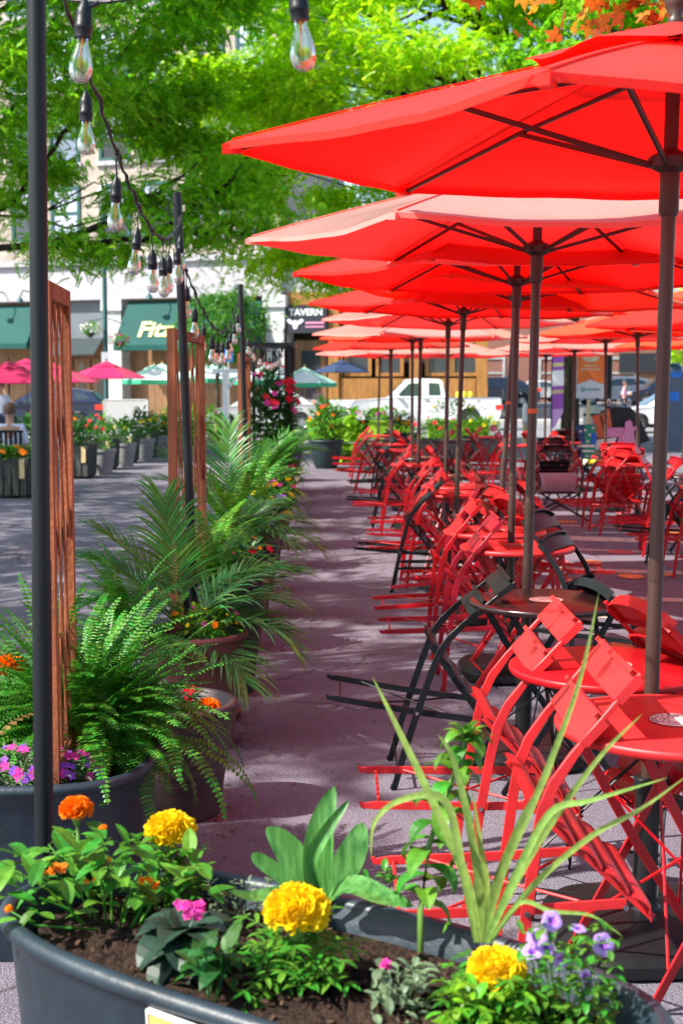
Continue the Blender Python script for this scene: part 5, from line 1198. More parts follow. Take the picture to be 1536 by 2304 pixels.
def small_foliage(label, px0, px1, py0, py1, Y, n, seed, m='leaf', L=.03, w_=.013, fl=None, name='bedding_plant'):
    rd = random.Random(seed); c = P((px0 + px1) / 2, (py0 + py1) / 2, Y); tt_ = thing(name, label, 'plant', (c.x, Y, SZ)); o = tt_.location; b = MB()
    for k in range(n):
        p = P(rd.uniform(px0, px1), rd.uniform(py0, py1), Y + rd.uniform(-.05, .06)) - o
        p.z = max(p.z, .0); ribbon(b, blade_pts(p, rd.uniform(0, 6.28), rd.uniform(-.3, 1.1), L * rd.uniform(.6, 1.2), .8, 4), w_ * rd.uniform(.7, 1.2))
        if k % 6 == 0: b.tube([(p.x * .3, p.y * .3, -.01), (p.x * .8, p.y * .8, p.z * .6), p], .0016, 4)
    b.build('foliage', m, tt_)
    if fl:
        b = MB()
        for (px, py, r_) in fl:
            for k in range(7): star_flower(b, P(px + rd.uniform(-8, 8), py + rd.uniform(-6, 6), Y - .01) - o, r_, rd, 5)
        b.build('flowers', 'f_pink', tt_)
    return tt_
small_foliage('small leafy plant with one pink bloom in the middle of the tub', 840, 960, 2170, 2310, 2.06, 130, 11, 'leaf_grey', .028, .014, [(866, 2166, .009)])
small_foliage('bright green bedding foliage under the right yellow marigold', 990, 1190, 2215, 2330, 2.00, 190, 12, 'leaf_bright', .03, .015)
small_foliage('trailing silver green plant behind the magenta bloom', 470, 610, 1985, 2070, 2.40, 120, 13, 'leaf_grey', .016, .006)
small_foliage('low green foliage between the canna and tall stem', 800, 900, 1960, 2010, 2.42, 40, 14, 'leaf', .025, .012)
small_foliage('green bedding plant near the tub rim below the magenta bloom', 430, 520, 2130, 2200, 2.10, 60, 15, 'leaf_dark', .05, .022)

# ------------------------------------------------------------------ row of planters along the walkway
RG = 'planters lining the walkway'
q = G(372, 1648, .52)
t = pot('planter_tub', 'oval purplish grey tub with violet flowers behind the nearest post', 'planter', (-1.06, 3.81, 0), R(-3), .52, .36, .50, 'tub', e=.62, taper=.88, lip=.016, soil_z=.08, n=64, group=RG)
fern('huge green sword fern spilling over the second tub', (-.77, 3.98, .47), .58, 380, 'fern', 3, 'ferns along the walkway', (18, 88), np_=36, pinl=.033)
fern('green fern at the left end of the second tub', (-1.0, 4.08, .45), .42, 110, 'fern_light', 4, 'ferns along the walkway')
flower_bush('mound of violet and magenta flowers in the second tub', (-.86, 3.60, .43), (.20, .11, .13), 'leaf_grey', 520, .05, .006, [('f_purple', 60, .013, 's'), ('f_pink', 46, .015, 's')], 5, 'flowering plants along the walkway')
q = P(22, 1500, 4.05); marigold('orange marigold peeping out left of the nearest post', q, (q.x, 4.07, .45), .045, 'm_orange', 6, (.10, 40, .06), 'marigolds along the walkway')
q = G(516, 1612, .42)
t = pot('ribbed_pot', 'ribbed dark brown round pot with an orange marigold', 'planter', (q.x - .215, 4.78, 0), 0, .215, .215, .42, 'tub_brown', taper=.72, lip=.016, soil_z=.05, ribs=9, group=RG)
q = P(467, 1592, 4.72); marigold('orange marigold in the ribbed brown pot', q, (q.x, 4.74, .37), .042, 'm_orange', 7, (.09, 34, .06), 'marigolds along the walkway')
flower_bush('small plant with a red bloom in the ribbed brown pot', (-.62, 4.75, .38), (.12, .10, .10), 'leaf_dark', 160, .045, .018, [('f_red', 3, .03, 's'), ('m_orange', 4, .018, 's')], 8, 'flowering plants along the walkway')
# the rest of the row: (Y, right edge px at rim, kind)
pots = [(5.75, 552, 'tub_red', .24, .50, 'reddish brown round pot under the drooping palm'), (6.75, 596, 'tub_dark', .25, .58, 'tall charcoal planter beyond the reddish pot'), (7.9, 612, 'tub_red', .30, .50, 'wide wine red pot with red flowers'),
        (9.0, 622, 'tub_dark', .27, .52, 'charcoal pot holding light green ferns'), (10.2, 634, 'tub_brown', .27, .5, 'brown pot in front of the third post'), (11.5, 645, 'tub_dark', .28, .52, 'charcoal pot beside the third post'),
        (12.9, 655, 'tub_red', .28, .5, 'reddish pot beyond the third post'), (14.4, 664, 'tub_dark', .3, .52, 'charcoal pot midway to the arbor'), (16.0, 668, 'tub_brown', .3, .52, 'brown pot just before the arbor'), (17.8, 672, 'tub_dark', .32, .55, 'charcoal pot at the foot of the arbor'),
        (20.0, 676, 'tub_green', .32, .5, 'green pot behind the arbor'), (22.4, 680, 'tub_dark', .33, .5, 'last charcoal pot at the end of the row')]
rnd = random.Random(11)
PX = []
for i, (Y, px, m_, r_, h_, lab) in enumerate(pots):
    xr = P(px, 1000, Y).x; cx = xr - r_; PX.append((cx, Y, h_)); pot('round_pot', lab, 'planter', (cx, Y, 0), rnd.uniform(0, 3), r_, r_, h_, m_, taper=.74, lip=.016, soil_z=.05, n=36, ribs=(8 if m_ == 'tub_brown' else 0), group=RG)
FG, PGp, BG = 'ferns along the walkway', 'palms along the walkway', 'flowering plants along the walkway'
# first palm
x, Y, h = PX[0]
palm('dark palm with an upright fan of fronds above the second tub', (x - .09, Y + .25, h - .02), [(178, 66, .58, 38), (165, 52, .55, 45), (120, 80, .60, 20), (5, 55, .60, 70), (345, 25, .50, 60), (200, 45, .4, 60), (300, 20, .4, 80)], 3, 'palm', PGp, ll=.28, npair=32, w_=.014)
palm('pale bladed palm arching over the reddish pot to the walkway', (x + .0, Y + .02, h - .02), [(10, 48, .50, 80), (345, 30, .50, 85), (318, 0, .40, 60), (30, 62, .5, 80), (180, 60, .4, 70)], 5, 'palm_light', PGp, ll=.27, npair=26, w_=.015)
flower_bush('low plant with pink and yellow blooms on the reddish pot', (x + .06, Y - .03, h - .02), (.17, .16, .12), 'leaf_bright', 200, .04, .02, [('f_pink', 5, .02, 's'), ('m_yellow', 12, .009, 's'), ('m_orange', 4, .016, 's')], 4, BG)
fern('fern between the two palms behind the second tub', (x - .25, Y - .2, .50), .42, 44, 'fern', 9, FG)
x, Y, h = PX[1]; fern('fern on the tall charcoal planter', (x, Y, h), .42, 44, 'fern', 12, FG)
x, Y, h = PX[2]; fern('light green fern behind the wine red pot', (x - .1, Y + .1, h), .45, 50, 'fern_light', 13, FG)
flower_bush('leafy plant with red blooms in the wine red pot', (x + .08, Y - .1, h - .02), (.22, .2, .2), 'leaf_dark', 260, .06, .025, [('f_red', 4, .03, 's'), ('m_orange', 5, .02, 's')], 6, BG)
x, Y, h = PX[3]; f1 = fern('airy light green fern beneath the middle trellis', (x - .05, Y, h), .55, 60, 'fern_light', 14, FG, np_=20)
palm('palm with silvery arching blades over the walkway edge', (x + .05, Y - .1, h), [(15, 50, .52, 90), (345, 30, .55, 80), (170, 70, .6, 40), (60, 60, .5, 70), (320, 40, .5, 95), (200, 50, .5, 60)], 6, 'palm_light', PGp, ll=.26, npair=24, w_=.015)
x, Y, h = PX[4]
palm('tall upright palm before the third post', (x - .15, Y - .1, h), [(175, 75, .80, 30), (160, 62, .75, 35), (20, 78, .65, 40), (340, 55, .5, 70), (200, 60, .7, 60), (85, 84, .8, 20)], 7, 'palm', PGp, ll=.32, npair=24, w_=.017)
fern('fern beside the tall upright palm', (x + .05, Y - .15, h), .5, 46, 'fern_light', 15, FG, np_=18)
flower_bush('orange and violet blooms on the brown pot by the third post', (x + .15, Y - .1, h - .02), (.18, .2, .16), 'leaf', 160, .05, .024, [('m_yellow', 2, .05, 'pom'), ('f_purple', 8, .03, 's'), ('m_orange', 3, .04, 's')], 9, BG)
for i in range(5, 12):
    x, Y, h = PX[i]; w1 = ('beside the third post', 'beyond the third post', 'midway to the arbor', 'just before the arbor', 'at the foot of the arbor', 'behind the arbor', 'at the end of the row')[i - 5]
    if i % 2 == 0:
        palm('bushy palm %s' % w1, (x, Y, h), [(rnd.uniform(0, 360), rnd.uniform(35, 85), rnd.uniform(.5, .75), rnd.uniform(30, 80)) for _ in range(7)], 30 + i, 'palm', PGp, ll=.3, npair=18, w_=.022)
    fern('bushy fern %s' % w1, (x, Y - .05, h), .62, 40, 'fern' if i % 3 else 'fern_light', 40 + i, FG, np_=14)
    flower_bush('leafy plant with mixed small blooms %s' % w1, (x + .14, Y - .12, h - .05), (.22, .25, .22), 'leaf_dark' if i % 2 else 'leaf', 200, .08, .035, [(('f_red', 'f_purple', 'm_orange', 'f_white')[i % 4], 7, .035, 's'), (('f_pink', 'm_yellow')[i % 2], 5, .035, 's')], 50 + i, BG)
# arbor with climbing mandevilla
ay = 18.2; xl, xr = P(560, 850, ay).x, P(650, 850, ay).x; dpt = 1.0
t = thing('metal_arbor', 'black metal arbor frame with flowers climbing in it', 'arbor', ((xl + xr) / 2, ay, 0)); hw = (xr - xl) / 2
for sx in (-1, 1):
    for sy in (0, dpt): b = MB(); b.box((sx * hw, sy, 1.07), (.05, .05, 2.1)); b.build('post', 'pole_black', t)
b = MB(); b.box((0, dpt / 2, 2.14), (2 * hw + .16, dpt + .3, .05)); b.build('roof', 'pole_black', t)
b = MB()
for z in (1.75, 1.3, .8): 
    b.box((0, dpt, z), (2 * hw - .05, .02, .02)); b.box((-hw, dpt / 2, z), (.02, dpt - .05, .02)); b.box((hw, dpt / 2, z), (.02, dpt - .05, .02))
for k in range(5): b.box((-hw + (k + 1) * hw / 3, dpt, 1.25), (.018, .014, 1.7))
b.build('rails', 'pole_black', t)
b = MB()
for k in range(3):
    x0 = -hw + .12 + k * hw * .62; b.tube([(x0, dpt + .02, 2.1), (x0 + .03, dpt + .03, 1.9), (x0 - .02, dpt + .02, 1.72 - .05 * (k % 3))], .02, 5)
b.build('hanging_vine', 'brown_dark', t)
xa = P(612, 900, ay - .3).x
flower_bush('climbing shrub with big red trumpet flowers on the black arbor', (xa, ay - .35, .62), (.36, .30, 1.22), 'leaf_dark', 900, .12, .06, [('f_red', 22, .065, 's'), ('f_pink', 9, .06, 's')], 70, None, 'mandevilla')
# ------------------------------------------------------------------ far left planters
rnd = random.Random(21)
LG = 'weathered planters with yellow tags on the left plaza'
def tag_planter(label, x, y):
    t = thing('wood_planter', label, 'planter', (x, y, 0), R(-4), LG); b = MB()
    w0, w1, h = .26, .30, .58
    vs = [(-w0, -w0, .03), (w0, -w0, .03), (w0, w0, .03), (-w0, w0, .03), (-w1, -w1, h), (w1, -w1, h), (w1, w1, h), (-w1, w1, h), (-w1 + .04, -w1 + .04, h), (w1 - .04, -w1 + .04, h), (w1 - .04, w1 - .04, h), (-w1 + .04, w1 - .04, h), (-w1 + .05, -w1 + .05, h - .08), (w1 - .05, -w1 + .05, h - .08), (w1 - .05, w1 - .05, h - .08), (-w1 + .05, w1 - .05, h - .08)]
    fs = [(3, 2, 1, 0)] + [(i + 4 * l, (i + 1) % 4 + 4 * l, (i + 1) % 4 + 4 * l + 4, i + 4 * l + 4) for l in range(3) for i in range(4)]; b.add(vs, fs)
    for k in range(5): b.box((-w0 + .03 + k * (2 * w0 - .06) / 4, -w1 + .012, .30), (.085, .02, .50), Euler((R(-3.6), 0, 0)).to_matrix()); b.box((w1 - .012, -w0 + .03 + k * (2 * w0 - .06) / 4, .30), (.02, .085, .50), Euler((0, R(3.6), 0)).to_matrix())
    for sx in (-1, 1):
        for sy in (-1, 1): b.box((sx * .2, sy * .2, .03), (.07, .07, .06))
    b.build('box', 'concrete', t); b = MB(); b.add([vs[12], vs[13], vs[14], vs[15]], [(0, 1, 2, 3)]); b.build('soil', 'soil', t)
    b = MB(); b.box((w1 - .09, -w1 - .006, .42), (.075, .012, .27), Euler((R(-3), 0, 0)).to_matrix()); b.build('tag', 'tag', t); return t
def pale_pot(label, x, y):
    t = thing('pale_pot', label, 'planter', (x, y, 0), 0, 'pale tapered pots on the left plaza'); b = MB(); b.lathe([(.14, 0), (.15, .02), (.215, .42), (.235, .42), (.235, .47), (.21, .47), (.205, .42)], 20); b.build('pot_wall', 'pale_pot', t, 'auto')
    return t
prs = [(22, 1122), (165, 1078), (222, 1058), (272, 1043), (316, 1031), (350, 1021), (432, 1002), (470, 998)]
for i, (px, py) in enumerate(prs):
    q = G(px, py); x, y = q.x, q.y + .3
    tag_planter('weathered grey box planter with a yellow tag, %s from the near end' % ORD[i], x, y)
    p2 = pale_pot('pale tapered pot set close behind the %s tagged planter' % ORD[i], x + .33, y + .75 + .05 * i)
    flower_bush(('orange flowered low plants', 'dark bushy shrub', 'shrub with red flowers', 'grassy green plant', 'bushy plant with yellow flowers', 'leafy plant with white flowers', 'lime leaved plant', 'tall green plant')[i] + ' in the %s tagged planter' % ORD[i], (x, y, .50),
                (.32, .32, (.22, .62, .55, .42, .62, .45, .6, .6)[i]), ('leaf', 'leaf_dark', 'leaf', 'leaf', 'leaf_dark', 'leaf_bright', 'leaf_lime', 'leaf_bright')[i], 260, .12, .05, [(('m_orange', 'f_pink', 'f_red', 'm_yellow', 'm_yellow', 'f_white', 'm_orange', 'f_pink')[i], (14, 3, 9, 4, 9, 8, 6, 3)[i], .045, 's')], 80 + i, 'plants in the tagged planters')
    if i < 6: flower_bush('small green plant in the pale pot behind the %s tagged planter' % ORD[i], (x + .33, y + .75 + .05 * i, .42), (.22, .22, .3), 'leaf' if i % 2 else 'leaf_dark', 120, .1, .04, [('f_white', 3, .03, 's')], 95 + i, 'plants in the pale pots')
# more greenery behind them
for i, (px, py, Y, rr, mm, lab) in enumerate(((120, 1000, 24.0, (.7, .5, .75), 'leaf_dark', 'dark leafy shrub beside the seated person'), (300, 960, 31, (1.0, .5, .5), 'leaf_bright', 'lime lit bushes in front of the white screen'),
        (430, 950, 36, (1.2, .5, .8), 'leaf_lime', 'lime leaved plants in front of the silver car'), (395, 965, 33, (.5, .4, .7), 'leaf_bright', 'bright leaved plant at the end of the tagged planters'), (65, 950, 27, (.5, .5, .6), 'leaf_dark', 'dark shrub behind the seated person'))):
    p = P(px, py, Y); flower_bush(lab, (p.x, Y, 0.02), (rr[0], rr[1], rr[2] + .4), mm, 420, .2, .09, [('m_orange', 5, .05, 's')], 120 + i, 'bushes at the back of the left plaza')

# slatted black chair and parked black armchair
def slat_chair(label, x, y, rz):
    t = thing('garden_chair', label, 'chair', (x, y, 0), rz, 'black slatted garden chairs'); b = MB(); b.box((0, 0, .43), (.44, .42, .03)); b.build('seat', 'black', t)
    b = MB()
    for k in range(6): b.bar([(-.18 + k * .072, -.20, .45), (-.18 + k * .072, -.27, .88)], .04, .012, up=(1, 0, 0))
    b.bar([(-.22, -.27, .90), (.22, -.27, .90)], .04, .02, up=(0, 0, 1)); b.build('backrest', 'black', t)
    for sx in (-1, 1):
        for sy in (-1, 1): b = MB(); b.tube([(sx * .20, sy * .18, .42), (sx * .22, sy * .21, 0)], .014, 6); b.build('leg', 'black', t)
        b = MB(); b.tube([(sx * .22, .2, .42), (sx * .23, .18, .64), (sx * .23, -.24, .66)], .012, 6); b.build('armrest', 'black', t)
    return t
q = G(20, 1090); pq_ = P(24, 1000, 20.5); slat_chair('black slatted chair under the person seated at the left edge', pq_.x, 20.5, R(8))
pz = P(182, 915, 26); slat_chair('black chair seen behind the dark planter shrubs', pz.x, 26, R(12))

# ------------------------------------------------------------------ people
def skin_body(name, verts, edges, radii, m, parent, root=0, sub=2):
    me = bpy.data.meshes.new(name); me.from_pydata(verts, edges, []); me.update(); me.materials.append(M[m]); o = bpy.data.objects.new(name, me); COL.objects.link(o); o.parent = parent
    md = o.modifiers.new('skin', 'SKIN'); md.use_smooth_shade = True
    for i, r in enumerate(radii): me.skin_vertices[0].data[i].radius = r if isinstance(r, tuple) else (r, r)
    me.skin_vertices[0].data[root].use_root = True
    s = o.modifiers.new('sub', 'SUBSURF'); s.levels = sub; s.render_levels = sub; return o
def person(label, loc, rz, seated, shirt, trousers, hair, arms=None, s=1.0):
    t = thing('person', label, 'person', loc, rz, None); z0 = .50 if seated else .92
    J = {}
    def j(n, p, r): J[n] = (len(J), p, r)
    j('pelvis', (0, 0, z0), (.14, .11)); j('waist', (0, 0, z0 + .16), (.125, .095)); j('chest', (0, -.01, z0 + .36), (.155, .11)); j('neckb', (0, 0, z0 + .50), (.07, .065)); j('neck', (0, .01, z0 + .57), (.052, .055)); j('chin', (0, .03, z0 + .63), (.062, .075)); j('skull', (0, .02, z0 + .72), (.078, .095)); j('crown', (0, .01, z0 + .79), (.055, .065)); j('nose', (0, .125, z0 + .675), (.014, .016))
    for k, sx in (('l', -1), ('r', 1)):
        j('sh' + k, (sx * .18, -.01, z0 + .46), (.058, .058)); el = (sx * .24, .0, z0 + .18); wr = (sx * .22, .20 if seated or arms else .05, z0 + .10 if seated or arms else z0 - .04)
        j('el' + k, el, (.042, .042)); j('wr' + k, wr, (.028, .026)); hd = (wr[0] - sx * .01, wr[1] + .07, wr[2] - .01) if seated or arms else (wr[0], wr[1] + .02, wr[2] - .09)
        j('hd' + k, hd, (.036, .02))
        for f in range(4): j('f%d%s' % (f, k), (hd[0] + (f - 1.5) * .018, hd[1] + (.085 if seated or arms else .02), hd[2] - (.02 if seated or arms else .085)), (.009, .009))
        j('th' + k, (hd[0] - sx * .045, hd[1] + .03, hd[2] - .02), (.010, .010))
        hip = (sx * .09, 0, z0 - .03); j('hip' + k, hip, (.095, .09))
        kn = (sx * .11, .44, z0 + .0) if seated else (sx * .10, .03, .50); an = (sx * .11, .42, .09) if seated else (sx * .10, -.01, .09)
        j('kn' + k, kn, (.062, .062)); j('an' + k, an, (.040, .042)); j('toe' + k, (an[0], an[1] + .16, .035), (.042, .03))
    E = [('pelvis', 'waist'), ('waist', 'chest'), ('chest', 'neckb'), ('neckb', 'neck'), ('neck', 'chin'), ('chin', 'skull'), ('skull', 'crown'), ('chin', 'nose')]
    for k in 'lr': E += [('chest', 'sh' + k), ('sh' + k, 'el' + k), ('el' + k, 'wr' + k), ('wr' + k, 'hd' + k), ('hd' + k, 'th' + k), ('pelvis', 'hip' + k), ('hip' + k, 'kn' + k), ('kn' + k, 'an' + k), ('an' + k, 'toe' + k)] + [('hd' + k, 'f%d%s' % (f, k)) for f in range(4)]
    V = [v[1] for v in J.values()]; skin_body('body', V, [(J[a][0], J[b][0]) for a, b in E], [v[2] for v in J.values()], 'skin', t)
    def cloth(name, names, edges, m, g):
        ix = {n: i for i, n in enumerate(names)}; skin_body(name, [J[n][1] for n in names], [(ix[a], ix[b]) for a, b in edges], [(J[n][2][0] + g, J[n][2][1] + g) for n in names], m, t)
    cloth('shirt', ['waist', 'pelvis', 'chest', 'neckb', 'shl', 'ell', 'shr', 'elr'], [('pelvis', 'waist'), ('waist', 'chest'), ('chest', 'neckb'), ('chest', 'shl'), ('shl', 'ell'), ('chest', 'shr'), ('shr', 'elr')], shirt, .014)
    cloth('trousers', ['pelvis', 'hipl', 'knl', 'anl', 'hipr', 'knr', 'anr'], [('pelvis', 'hipl'), ('hipl', 'knl'), ('knl', 'anl'), ('pelvis', 'hipr'), ('hipr', 'knr'), ('knr', 'anr')], trousers, .012)
    b = MB(); n = 18; hz = z0 + .735; vs = []
    for i in range(8):
        th = i / 7 * R(118); 
        for q in range(n):
            a = 2 * math.pi * q / n; back = max(0, -math.sin(a)); rr = math.sin(min(th, R(95))) ; zz = math.cos(th if math.sin(a) < .3 else min(th, R(70)))
            vs.append((.098 * rr * math.cos(a), .012 + .112 * rr * math.sin(a) * (1 if math.sin(a) < 0 else .92), hz + .105 * zz - (.03 * back if i > 5 else 0)))
    b.add(vs, [(i * n + q, (i + 1) * n + q, (i + 1) * n + (q + 1) % n, i * n + (q + 1) % n) for i in range(7) for q in range(n)]); b.build('hair', hair, t, True)
    for sx in (-1, 1): b = MB(); b.lathe([(0, -.01), (.009, -.004), (.009, .004), (0, .01)], 8, (sx * .03, .103, z0 + .705), cap=False); b.build('eye', 'hair_black', t, True)
    t.scale = (s, s, s); return t
person('person in a white shirt with short brown hair seated with back turned', (pq_.x, 20.5, .0), R(8), True, 'shirt_white', 'jeans', 'hair_brown')
q = P(2, 900, 33); person('person in a white shirt leaning beside the blue car at the left edge', (q.x, 33, 0), R(200), False, 'shirt_white', 'jeans', 'hair_black', True, .98)
q = P(716, 890, 56.0); person('person in pink patterned top standing under the green umbrella', (q.x, 56.0, 0), R(200), False, 'shirt_pink', 'jeans', 'hair_black', True, .95)
q = P(1404, 862, 61.5); person('person in a pink top walking behind the white car', (q.x, 61.5, .125), R(250), False, 'shirt_pink', 'jeans', 'hair_brown', False, 1.0)

# ------------------------------------------------------------------ vehicles
def wheel(parent, x, y, r, w_=.21):
    s = 1 if y > 0 else -1; b = MB(); prof = [(r * .66, -w_ / 2), (r * .93, -w_ / 2), (r, -w_ / 2 + .03), (r, w_ / 2 - .03), (r * .93, w_ / 2), (r * .66, w_ / 2)]
    b.lathe(prof, 28, cap=True); b.v = [(x + v[0], y + v[2] * s, r + v[1]) for v in b.v]; w = b.build('wheel', 'tyre', parent, 'auto')
    b = MB(); b.lathe([(.0, w_ / 2 + .012), (r * .16, w_ / 2 + .012), (r * .60, w_ / 2 - .005), (r * .64, w_ / 2 + .006)], 24, cap=False)
    b.v = [(x + v[0], y + v[2] * s, r + v[1]) for v in b.v]; h = len(b.v)
    b.build('rim', 'rim', w, True); b = MB()
    for k in range(5):
        a = k * 1.2566 + .6; b.box((x + r * .38 * math.cos(a), y + s * (w_ / 2 + .014), r + r * .38 * math.sin(a)), (r * .2, .006, r * .16), Matrix.Rotation(-a, 3, 'Y'))
    b.build('rim_opening', 'tyre', w)
def car(name, label, x, y, rz, L, W, zb, lower, roof, paint, wx, wr=.33, belt=.92, glassr=None, group=None, cat='car', split=None, tail='taillight', extra=None):
    t = thing(name, label, cat, (x, y, .004), rz, group)
    # lower body outline with wheel arches
    bot = []; 
    for cx in wx:
        for k in range(11): a = math.pi - k * math.pi / 10; bot.append((cx + (wr + .07) * math.cos(a), max(zb, wr + (wr + .07) * math.sin(a))))
    poly = [(lower[0][0], zb)] + bot + [(lower[-1][0], zb)] + lower[::-1]
    b = MB(); cxm = L / 2; czm = .6
    def ring(y_, s, dz=0): return [(cxm + (px - cxm) * s, y_, czm + (pz - czm) * s if pz > zb + .01 else pz) for px, pz in poly]
    lay = [(-W / 2 + .02, .955), (-W / 2, .975), (-W / 2 + .05, .99), (-W / 2 + .16, 1.0), (W / 2 - .16, 1.0), (W / 2 - .05, .99), (W / 2, .975), (W / 2 - .02, .955)]
    vs = [v for y_, s in lay for v in ring(y_, s)]; n = len(poly)
    b.add(vs, [tuple(range(n)), tuple((len(lay) - 1) * n + i for i in range(n))[::-1]] + [(l * n + i, (l + 1) * n + i, (l + 1) * n + (i + 1) % n, l * n + (i + 1) % n) for l in range(len(lay) - 1) for i in range(n)])
    b.build('body', paint, t, 'auto')
    zt = max(z for _, z in roof)
    def yz(z): return W / 2 - .09 - max(0, (z - belt)) * .34
    b = MB(); m_ = len(roof); vs = [(px, -yz(pz), pz) for px, pz in roof] + [(px, -yz(pz) + .06, pz + (.035 if pz > belt + .2 else 0)) for px, pz in roof] + [(px, yz(pz) - .06, pz + (.035 if pz > belt + .2 else 0)) for px, pz in roof] + [(px, yz(pz), pz) for px, pz in roof]
    b.add(vs, [tuple(range(m_)), tuple(3 * m_ + i for i in range(m_))[::-1]] + [(l * m_ + i, (l + 1) * m_ + i, (l + 1) * m_ + (i + 1) % m_, l * m_ + (i + 1) % m_) for l in range(3) for i in range(m_)])
    b.build('cabin', paint, t, 'auto')
    for wp in glassr or []:
        for s in (-1, 1):
            b = MB(); k = len(wp); a_ = [(px, s * (yz(pz) + .006), pz) for px, pz in wp]; c_ = [(px, s * (yz(pz) - .02), pz) for px, pz in wp]
            b.add(a_ + c_, [tuple(range(k)), tuple(range(k, 2 * k))[::-1]] + [(i, (i + 1) % k, (i + 1) % k + k, i + k) for i in range(k)]); b.build('side_window', 'carglass', t)
    # front and rear glass
    def slope_glass(p, q, nm, off):
        (x0, z0), (x1, z1) = p, q; f0, f1 = .10, .90; b = MB(); xa, za = x0 + (x1 - x0) * f0, z0 + (z1 - z0) * f0; xb, zb_ = x0 + (x1 - x0) * f1, z0 + (z1 - z0) * f1
        d = Vector((x1 - x0, z1 - z0)).normalized(); nx, nz = -d.y * off, d.x * off; up = .03
        b.add([(xa + nx, -yz(za) + .1, za + nz + .01), (xa + nx, yz(za) - .1, za + nz + .01), (xb + nx, yz(zb_) - .1, zb_ + nz + up), (xb + nx, -yz(zb_) + .1, zb_ + nz + up)], [(0, 1, 2, 3)]); b.build(nm, 'carglass', t)
    slope_glass(roof[0], roof[1], 'windscreen', .03); slope_glass(roof[-1], roof[-2], 'rear_window', -.03)
    for cx in wx:
        for s in (-1, 1): wheel(t, cx, s * (W / 2 - .12), wr)
    for s in (-1, 1):
        b = MB(); b.box((.10, s * (W / 2 - .24), .70), (.16, .34, .13)); b.build('headlight', 'headlight', t, False)
        b = MB(); b.box((.07 + .02, s * (W / 2 - .045), .62), (.14, .08, .07)); b.build('indicator', 'amberlight', t)
        b = MB(); tz = .86; b.box((L - .13, s * (W / 2 - .10), tz), (.26, .22, .17)); b.build('tail_light', tail, t)
        b = MB(); b.box((roof[0][0] + .38, s * (W / 2 + .06), belt + .06), (.10, .16, .11)); b.build('door_mirror', paint, t)
        b = MB(); xm = (roof[0][0] + roof[-1][0]) / 2 + .1; b.box((xm + .28, s * (W / 2 + .002), belt - .10), (.16, .02, .025)); 
        b.box((xm, s * (W / 2 - .006), .62), (.012, .012, .52)); b.build('door_handle', 'chrome' if paint != 'car_blue' else 'tyre', t)
    b = MB(); b.box((.0, 0, .47), (.10, W - .36, .22)); b.build('grille', 'tyre', t); b = MB(); b.box((L / 2, 0, zb + .03), (L * .8, W - .3, .1)); b.build('underbody', 'tyre', t)
    if extra: extra(t)
    if y > 63: t.location.z = .634
    return t
sed_low = [(0.02, .30), (0, .50), (.05, .66), (.35, .76), (1.15, .90), (1.45, .93), (3.7, .98), (4.45, .96), (4.62, .86), (4.66, .55), (4.6, .3)]
sed_roof = [(1.15, .90), (1.95, 1.36), (2.4, 1.43), (3.0, 1.43), (3.5, 1.36), (4.25, .96)]
sed_win = [[(1.55, .97), (2.08, 1.31), (2.60, 1.36), (2.60, .98)], [(2.68, .98), (2.68, 1.36), (3.05, 1.36), (3.42, 1.29), (3.78, 1.02)]]
hat_low = [(0.02, .30), (0, .50), (.05, .66), (.3, .80), (1.0, .95), (1.3, .98), (3.9, 1.06), (4.32, 1.05), (4.42, .80), (4.42, .5), (4.36, .3)]
hat_roof = [(1.0, .95), (1.85, 1.45), (2.4, 1.54), (3.2, 1.53), (3.9, 1.42), (4.34, 1.05)]
hat_win = [[(1.45, 1.02), (2.02, 1.40), (2.58, 1.46), (2.58, 1.06)], [(2.66, 1.06), (2.66, 1.46), (3.2, 1.45), (3.34, 1.1)], [(3.42, 1.12), (3.36, 1.42), (3.75, 1.34), (3.96, 1.16)]]
Y = 50.0; xr = P(240, 900, Y).x
car('parked_car', 'dark blue hatchback with a red tail light behind the left plaza', xr - 4.42, Y, R(0), 4.42, 1.78, .24, hat_low, hat_roof, 'car_blue', (.85, 3.5), .33, .98, hat_win)
Y = 49.0; xl_ = P(448, 900, Y).x; car('parked_car', 'silver sedan behind the white post and the arbor', xl_, Y, R(1), 4.66, 1.8, .22, sed_low, sed_roof, 'car_silver', (.95, 3.75), .33, .95, sed_win)
Y = 66.5; xl_ = P(1000, 870, Y).x
car('parked_car', 'slate blue sedan parked beyond the white pickup', xl_, 66.5, R(-2), 4.66, 1.8, .22, [(a, b_ * 1.25 + .3 if a else b_) for a, b_ in sed_low] if False else sed_low, sed_roof, 'car_slate', (.95, 3.75), .33, .95, sed_win)
Y = 47.0; xl_ = P(1362, 900, Y).x; car('parked_car', 'white sedan half hidden by the umbrella pole at the right', xl_, Y, R(-1), 4.66, 1.82, .22, sed_low, sed_roof, 'car_white', (.95, 3.75), .33, .95, sed_win)
